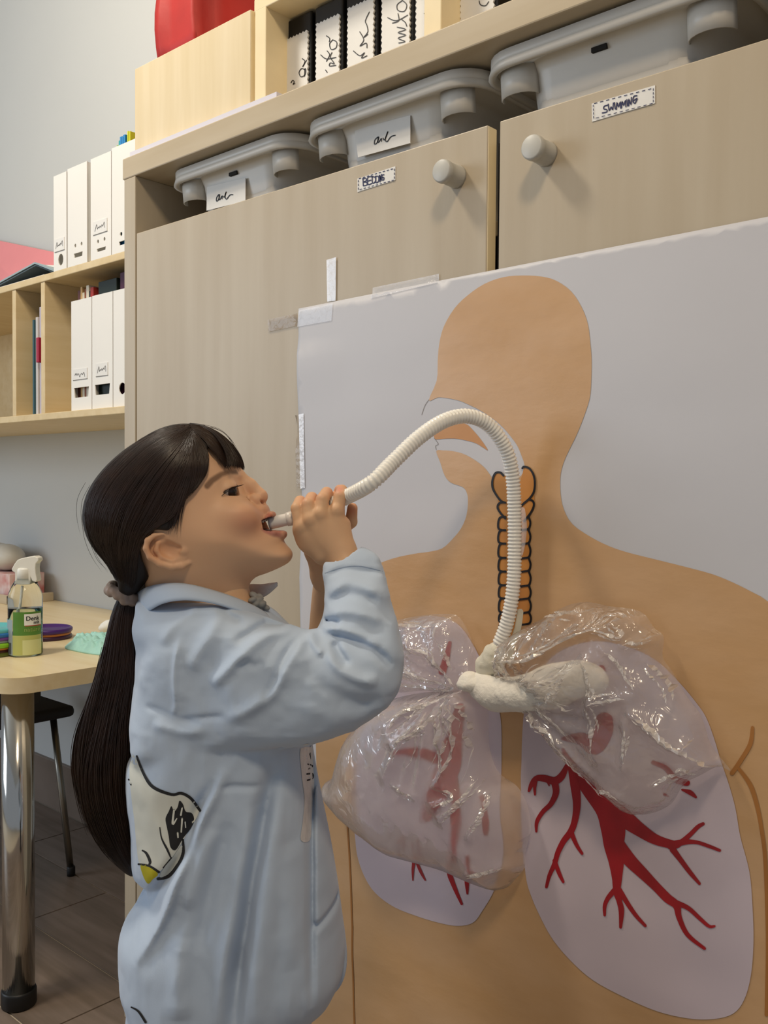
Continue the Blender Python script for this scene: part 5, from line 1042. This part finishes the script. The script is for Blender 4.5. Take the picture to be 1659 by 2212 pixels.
mfile(xs[0], xs[1], yf, zu1, hu-.003, 'narrow white card file with round thumb hole and faint label', [('o', .55, .105, .2, .062)], (.1, .85, .2, .33, scr2), GU)
mfile(xs[2], xs[3], yf, zu1, hu, 'white card file without label, two finger holes above a slot', [('o', .4, .2, .045, .02), ('o', .72, .2, .045, .02), ('r', .55, .1, .2, .022)], None, GU)
mfile(xs[4], xs[5], yf, zu1, hu, 'white card file with paper label above two finger holes', [('o', .36, .17, .045, .02), ('o', .68, .175, .045, .02), ('r', .52, .085, .2, .016)], (.14, .82, .245, .37, scr2), GU)
mfile(xs[6], xs[6]+.100, yf, zu1, hu+.004, 'white card file holding blue and green folders at cupboard corner', [('o', .36, .17, .045, .02), ('o', .62, .175, .045, .02), ('r', .5, .085, .2, .018)], None, GU)
FB = mat('blue_folder', '#2f86c4', .45); FG = mat('green_folder', '#8fc52e', .45); FY = mat('yellow_folder', '#cfd02e', .45); FT = mat('teal_folder', '#31a5a0', .45)
for i, (o, m, dz, nm) in enumerate(((.004, FG, .012, 'lime green'), (.012, FT, .020, 'teal'), (.017, FB, .027, 'bright blue'), (.023, FB, .025, 'dark-edged blue'), (.029, FB, .028, 'tall blue'), (.045, FY, .032, 'yellow'), (.052, FY, .030, 'olive yellow'))):
    box('folder', (xs[6]+o, yf+.008, zu1+.0023), (xs[6]+o+.0045 + (.009 if m is FB else 0)*.4, yf+.20, zu1+hu+dz), m, label='thin %s folder standing in the card file at the cupboard corner' % nm, cat='folder', group='folders in the corner file', bev=.0005)
yf2 = .168
xl = [bx_(155, 760, yf2), bx_(199, 760, yf2), bx_(200, 760, yf2), bx_(244.5, 760, yf2), bx_(245.5, 760, yf2)]
hl = hy(158, 651, yf2)[2]-zl1
mfile(xl[0], xl[1]-.0005, yf2, zl1, hl, 'white card file with label and slot next to the shelf divider', [('r', .5, .168, .33, .045)], (.1, .8, .285, .38, scr1), GL)
mfile(xl[2]+.0005, xl[3]-.0005, yf2, zl1, hl+.001, 'white card file with slot between two other files', [('r', .5, .172, .33, .045)], (.2, .78, .29, .40, scr2), GL)
mfile(xl[4]+.0005, xl[4]+.0925, yf2, zl1, hl+.001, 'white card file with round hole half behind the cupboard side', [('o', .38, .16, .14, .05)], None, GL)
BK = [('#5a2f2a', .012), ('#c9a36a', .008), ('#d8cbb0', .010), ('#8a4a2a', .007), ('#e0d6c0', .012), ('#2f2a28', .006), ('#a8322a', .014)]
x = xl[0]+.006
for i, (c, wd) in enumerate(BK):
    box('booklet', (x, yf2+.012, zl1+.0023), (x+wd*.92, yf2+.2, zl1+hl+.026+.008*math.sin(i*2.1)), mat('booklet_'+c[1:], c, .6, var=.1), label='%s booklet in the file next to the divider' % ('maroon', 'tan', 'cream', 'rust brown', 'pale beige', 'black', 'red')[i], cat='booklet', group='booklets in the shelf file', bev=.0004); x += wd
box('box_file', (xl[2]+.004, yf2+.012, zl1+.0023), (xl[3]-.006, yf2+.2, zl1+hl+.034), mat('dark_green_board', '#15241c', .6, var=.2), label='dark green box file standing inside the middle card file', cat='box file')
box('box_file', (xl[4]+.006, yf2+.012, zl1+.0023), (xl[4]+.08, yf2+.2, zl1+hl+.042), mat('plum_board', '#4a1a38', .6, var=.2), label='plum box file standing inside the file behind the cupboard side', cat='box file')
# folders standing in the narrow compartment
for i, (xa, wd, h, c, nm) in enumerate(((-2.172, .0065, .232, '#2f5560', 'dark teal'), (-2.164, .010, .238, '#c9c4c0', 'light grey'), (-2.153, .013, .262, '#b9b1bd', 'lilac grey'), (-2.139, .012, .264, '#c4bcc6', 'pale lilac'), (-2.126, .010, .14, '#3a2f28', 'short brown'))):
    box('folder', (xa, YS+.018+.004*i, zl1), (xa+wd, YS+.25, zl1+h), mat('folder_'+nm.replace(' ', '_'), c, .5, var=.04), label='%s folder standing in the narrow shelf compartment' % nm, cat='folder', group='folders in the narrow compartment', bev=.0006)
box('tab_card', (-2.140, YS+.010, zl1+.125), (-2.128, YS+.0335, zl1+.185), mat('crimson_card', '#a3173a', .45), label='crimson card tab sticking out between lilac folders', cat='card')
# pile on the shelf top: pink picture folder, grey-blue folder, papers
PINK = mat('pink_card', '#e58f92', .5, var=.04); GB = mat('grey_blue_card', '#93a5aa', .45, var=.06)
def slab(name, P, d, m, **k): return MB().prism(P, d).mk(name, m, **k)
pf = thing('picture_folder', 'pink folder with white paper leaning against the wall on the shelf', 'folder', (-2.35, .40, zu1))
A = [hy(-60, 512, .44), hy(118, 545, .44), hy(118, 600, .40), hy(-60, 640, .40)]
A = [hy(-70, 506, .462), hy(135, 549, .462)]; A += [np.array((A[1][0]+.01, .41, zu1+.001)), np.array((A[0][0]-.02, .41, zu1+.001))]
MB().prism(A, (0, .003, .001)).mk('cover', PINK, pf)
c_ = [A[3]*(1-u)*(1-v)+A[2]*u*(1-v)+A[0]*(1-u)*v+A[1]*u*v for u, v in ((.45, .0), (.995, .0), (.995, .80), (.6, .76), (.34, .71))]
MB().prism([p-np.array([0, .0025, 0]) for p in c_], (0, .0015, .0005)).mk('paper_sheet', WHITE, pf)
fo = thing('open_folder', 'grey-blue open folder lying on papers on the shelf top', 'folder', (-2.25, .25, zu1+.010))
rid = [hy(-20, 618, .165), hy(75, 566, .19), hy(118, 583, .165)]
V = []
for p in rid: V += [p, p+np.array([-.05, .16, .002])]
MB().add(V, [(0, 2, 3, 1), (2, 4, 5, 3)]).mk('cover', GB, fo).modifiers.new('s', 'SOLIDIFY').thickness = .004
MB().add([np.array(v)+np.array([.002, .002, -.006]) for v in V], [(0, 2, 3, 1), (2, 4, 5, 3)]).mk('page_block', mat('dark_slate_card', '#46545a', .6), fo).modifiers.new('s', 'SOLIDIFY').thickness = .003
for i in range(2):
    q = hy(-60, 632-3*i, .158); r_ = hy(100-9*i, 588-2*i, .160)
    z_ = zu1+.0005+.003*i
    MB().prism([(-2.45, .158+.004*i, z_), (-2.085-.02*i, .158+.005*i, z_), (-2.115-.02*i, .36, z_), (-2.47, .36, z_)], (0, 0, .0025)).mk('paper_pad', mat('paper_pad_%d' % i, ('#d9d2c4', '#cfc9c2', '#e2ddd2')[i], .6, var=.03), label=('cream paper pad lying at the very bottom of the shelf-top pile', 'grey paper pad lying second in the shelf-top pile', 'pale paper pad just below the grey-blue folder')[i], cat='paper', group='papers on the shelf top')
# ============================================================ table
zt = .64; tx1 = -1.626; ty0 = -.165
tab = thing('table', 'birch-topped table with rounded corner and chrome legs by the wall', 'table', (-2.3, .15, 0))
TOP = mat('table_laminate', '#e8d7b2', .35, scale=6, stretch=(.5, 6, 6), col2='#dfca9e')
pts = []
r_ = .055
corner = [(tx1-r_+r_*math.sin(t), ty0+r_-r_*math.cos(t)) for t in np.linspace(0, math.pi/2, 25)]
poly = [(-3.3, ty0)]+corner+[(tx1, WALLY-.004), (-3.3, WALLY-.004)]
mb = MB(); mb.prism([(p[0], p[1], zt-.03) for p in poly], (0, 0, .03)); mb.mk('table_top', TOP, tab)
box('apron', (-3.1, ty0+.10, zt-.075), (tx1-.10, ty0+.118, zt-.03), mat('dark_steel', '#33322f', .5), tab)
CHR = mat('chrome', '#c9c6bf', .12, metal=1.0)
for lx, ly in ((-1.690, -.113), (-3.15, -.1), (-1.70, .40), (-3.15, .40)):
    lg = MB().lathe([(.0295, .0), (.0295, zt-.03)], (lx, ly, 0), 32).mk('leg', CHR, tab, smooth=True)
    MB().lathe([(.031, 0), (.0325, .004), (.0325, .028), (.031, .032), (.0296, .0325)], (lx, ly, 0), 32).mk('foot_cap', BLACK, lg, smooth=True)
# spray bottle
bc_ = hz(55, 1414, zt); bt = thing('spray_bottle', 'clear spray bottle with green label and white trigger head on table', 'bottle', (bc_[0], bc_[1], zt))
GLS = mat('clear_bottle', '#f2f6f3', .04, trans=1.0, ior=1.25, spec=.5)
rB = .0345
MB().lathe([(.0001, .001), (rB-.003, .0005), (rB, .004), (rB, .118), (rB-.002, .130), (rB-.009, .146), (.018, .158), (.0155, .164)], (bc_[0], bc_[1], zt), 40).mk('bottle_body', GLS, bt, smooth=True)
MB().lathe([(.0001, .003), (rB-.0035, .003), (rB-.002, .006), (rB-.002, .097), (.0001, .0972)], (bc_[0], bc_[1], zt), 32).mk('liquid', mat('pale_liquid', '#dfeadb', .03, trans=1.0, ior=1.2), bt, smooth=True)
HW = mat('white_sprayer_plastic', '#ebe9df', .35, var=.02)
MB().lathe([(.0165, .159), (.0178, .160), (.0172, .178), (.0160, .181), (.0001, .1812)], (bc_[0], bc_[1], zt), 32).mk('screw_collar', HW, bt, smooth=True)
rv = np.array([RT[0], RT[1], 0]); rv /= np.linalg.norm(rv); fv = np.array([FW[0], FW[1], 0]); fv /= np.linalg.norm(fv)
kb = float((bc_-CAM)@FW)/F
def bpoint(zx, zy, o=0.0):
    p = T3((zx, zy))[0]; return bc_*np.array([1, 1, 0])+np.array([0, 0, zt])+rv*((p[0]-53.5)*kb)+np.array([0, 0, (1417-p[1])*kb])+fv*o
head = [(300, 600), (302, 480), (255, 455), (240, 420), (290, 330), (345, 255), (420, 225), (560, 195), (650, 190), (705, 215), (718, 260), (670, 320), (660, 400), (668, 500), (690, 610), (665, 645), (600, 625), (575, 560), (570, 640), (560, 690), (420, 700), (300, 690)]
hb = MB(); hp = [bpoint(*p, -.013) for p in head]; hb.prism(hp, fv*.026); sp_ = hb.mk('trigger_head', HW, bt); bv = sp_.modifiers.new('b', 'BEVEL'); bv.width = .005; bv.segments = 3
MB().tube([bpoint(610, 640), bpoint(640, 675)], .0035, 10).mk('nozzle', BLACK, bt)
MB().tube([bpoint(398, 740), bpoint(385, 900), bpoint(355, 1180), bpoint(330, 1700)], .0022, 8).mk('dip_tube', HW, bt, smooth=True)
def wraplabel(name, zx0, zx1, zy0, zy1, m, off=.0006, n=14):
    cxp = 440; V = []
    a0, a1 = [math.asin(max(-.99, min(.99, ((zx-cxp)/8.194)*kb/rB))) for zx in (zx0, zx1)]
    for k in range(n+1):
        a = a0+(a1-a0)*k/n
        for zy in (zy0, zy1): b_ = bpoint(cxp, zy); p = np.array([bc_[0], bc_[1], 0])+rv*(rB+off)*math.sin(a)-fv*(rB+off)*math.cos(a); V.append((p[0], p[1], max(b_[2], zt+.004)))
    return mk(name, V, [(2*k, 2*k+1, 2*k+3, 2*k+2) for k in range(n)], m, bt, smooth=True)
wraplabel('label_green', 335, 735, 1150, 1560, mat('green_label', '#5f8f38', .45, scale=18, col2='#4f7d31'))
wraplabel('label_pale', 325, 735, 1560, 1930, mat('pale_green_label', '#b9bd6d', .45, var=.06))
wraplabel('logo_panel', 528, 728, 1185, 1385, mat('white_logo_panel', '#e9ebe6', .45), .0010)
wraplabel('logo_rule', 540, 728, 1385, 1400, mat('red_rule', '#b04030', .45), .0012)
wraplabel('label_grey', 150, 322, 1290, 1900, mat('grey_info_label', '#9aa7ad', .45, var=.05))
wraplabel('label_picture', 500, 735, 1640, 1900, mat('light_label_box', '#d3d79a', .45), .0008)
def btext(body, zx, zy, size, m, bold=0.0, off=.0016):
    cu = bpy.data.curves.new('lettering', 'FONT'); cu.body = body; cu.size = size; cu.extrude = .00005; cu.offset = bold; tmp = bpy.data.objects.new('lettering', cu); C.objects.link(tmp)
    me = bpy.data.meshes.new_from_object(tmp.evaluated_get(bpy.context.evaluated_depsgraph_get())); bpy.data.objects.remove(tmp)
    vv = np.array([v.co[:] for v in me.vertices]); ff = [tuple(p.vertices) for p in me.polygons]; cxp = 440; a0 = math.asin(((zx-cxp)/8.194)*kb/rB); z0 = bpoint(cxp, zy)[2]; V = []
    for v in vv:
        a = a0+v[0]/rB; p = np.array([bc_[0], bc_[1], 0])+rv*(rB+off)*math.sin(a)-fv*(rB+off)*math.cos(a); V.append((p[0], p[1], z0+v[1]))
    mk('lettering', V, ff, m, bt)
btext('Denk', 552, 1300, .0125, INK, .0002); btext('mit', 655, 1365, .010, INK, .0002); btext('nature', 525, 1490, .0125, mat('pale_lettering', '#c9d48a', .5))
for i in range(9): wraplabel('barcode_bar', 165+i*15, 170+i*15+(i % 3)*3, 1690, 1890, INK, .0009, 1)
# stack of round-lidded boxes, tissue, tissue boxes
def lid_stack(px, py, R_, cols, label, grp):
    c = hz(px, py, zt); t = thing('round_container', label, 'container', (c[0], c[1], zt), group=grp); z = zt
    for i, (cl, h, rr, nm) in enumerate(cols):
        m = mat('plastic_'+cl[1:], cl, .3); z2 = z+h
        MB().lathe([(.0001, z), (rr*R_-.002, z), (rr*R_, z+.002), (rr*R_, z2-.0025), (rr*R_-.0025, z2), (rr*R_-.006, z2), (rr*R_-.007, z2-.003), (.0001, z2-.003)], (c[0], c[1], 0), 40).mk(nm, m, t, smooth=True); z = z2-.0015
    return t
lid_stack(100, 1378, .058, (('#3a1838', .010, .97, 'base_ring'), ('#b06a2a', .008, .95, 'middle_band'), ('#43206a', .010, 1.0, 'lid')), 'round purple container with orange band beside the spray bottle', 'round containers on the table')
lid_stack(-22, 1412, .062, (('#5d6a2a', .009, .96, 'base_ring'), ('#3a1414', .008, .94, 'lower_band'), ('#b5712a', .006, .95, 'middle_band'), ('#86c02c', .010, 1.0, 'upper_band'), ('#b9bfc0', .008, .9, 'window_band'), ('#7a48a0', .008, .97, 'purple_band'), ('#2c6fb0', .009, .99, 'blue_band'), ('#5fb5b8', .010, .95, 'lid')), 'tall stack of round containers in green, purple and blue by bottle', 'round containers on the table')
# crumpled turquoise tissue
TIS = mat('turquoise_tissue', '#a9dcd3', .6, var=.1, scale=30)
poly_ = [U_ for U_ in [hz(px, py, zt+.004) for px, py in ((140, 1396), (165, 1384), (205, 1380), (240, 1368), (262, 1375), (262, 1400), (240, 1412), (200, 1410), (165, 1404))]]
P2 = spline(np.array([p[:2] for p in poly_]), 4, True); V, Fc = sheet2d(P2, .0032); dd = pdist(P2, V[:, 0], V[:, 1])
top = [(v[0], v[1], zt+.003+min(1, d/.02)*(.010+.022*abs(noise.noise(Vector((v[0]*30, v[1]*30, 1))))+.012*abs(noise.noise(Vector((v[0]*70, v[1]*70, 2)))))) for v, d in zip(V, dd)]
nb = len(top); mk('crumpled_tissue', top+[(a, b, zt) for a, b, c in top], list(Fc)+[tuple(nb+i for i in f[::-1]) for f in Fc]+[(i, (i+1) % len(P2), nb+(i+1) % len(P2), nb+i) for i in range(len(P2))], TIS, smooth=True, label='crumpled turquoise tissue lying on the table behind ponytail', cat='tissue')
tc_ = hz(232, 1366, zt); wl = [(np.array([tc_[0]+random.uniform(-.018, .012), tc_[1]+random.uniform(-.01, .012), zt+.010+random.uniform(0, .014)]), (.010, .010, .009)) for _ in range(9)]
wl[0] = (np.array([tc_[0], tc_[1], zt+.008]), (.016, .016, .010)); wlump('paper_tissue', wl, mat('white_tissue', '#e6e6df', .7), None)
bpy.data.objects['paper_tissue']['label'] = 'small white tissue ball touching the turquoise tissue'; bpy.data.objects['paper_tissue']['category'] = 'tissue'
# wooden tray with printed tissue box against the wall
ty_ = hz(60, 1297, zt); tr = thing('wooden_tray', 'low wooden tray holding tissue packs against the wall', 'tray', (ty_[0]-.1, .40, zt))
box('tray_base', (ty_[0]-.35, .33, zt), (ty_[0]+.055, .462, zt+.012), WOODX, tr); box('tray_rim', (ty_[0]-.35, .325, zt), (ty_[0]+.06, .335, zt+.026), WOODX, tr); box('tray_rim', (ty_[0]+.05, .325, zt), (ty_[0]+.062, .466, zt+.026), WOODX, tr)
TB = mat('printed_tissue_box', '#d9c9c6', .5, scale=24, col2='#c0706a', detail=2)
box('tissue_box', (ty_[0]-.30, .345, zt+.0125), (ty_[0]+.028, .455, zt+.085), TB, label='tissue box with pink print in the wooden tray', cat='box', bev=.002)
G_ = mat('soft_grey_pack', '#c6c3ba', .5, var=.08, scale=12)
c0 = np.array([ty_[0]-.13, .40, zt+.125])
wlump('tissue_pack', [(c0, (.10, .05, .040)), (c0+np.array([.05, -.01, .004]), (.06, .045, .036)), (c0+np.array([-.06, 0, .004]), (.07, .05, .038))], G_, None, k=.02, h=.005)
bpy.data.objects['tissue_pack']['label'] = 'soft grey tissue pack lying on the printed tissue box'; bpy.data.objects['tissue_pack']['category'] = 'tissue pack'
# ============================================================ chair under the table with slim steel legs
ft = hz(157, 1893, 0); seat = np.array([-2.30, .22, .345])
ch = thing('chair', 'dark seated chair with splayed steel legs pushed under the table', 'chair', (-2.36, .2, 0))
STE = mat('brushed_steel', '#9b978d', .3, metal=1)
tops = hit(92, 1590, 0, ft[0]-.12)
legs = [(ft+np.array([-.008, 0, .008]), np.array([ft[0]-.075, ft[1]-.012, .40])), (np.array([ft[0]-.012, -.06, .008]), np.array([ft[0]-.08, -.03, .40])), (np.array([ft[0]-.47, ft[1], .008]), np.array([ft[0]-.41, ft[1]-.02, .40])), (np.array([ft[0]-.47, -.06, .008]), np.array([ft[0]-.41, -.03, .40]))]
for a, b in legs:
    lg = MB().tube([a, b], .0085, 14).mk('leg', STE, ch, smooth=True); MB().lathe([(.010, -.008), (.0105, .0), (.0105, .014), (.009, .016)], tuple(a), 14).mk('foot_cap', BLACK, lg, smooth=True)
sb = MB().box(np.array([ft[0]-.47, -.09, .395]), np.array([ft[0]-.04, .29, .425]), .012).mk('seat', mat('dark_seat', '#2a2624', .6, var=.1), ch, smooth=True)
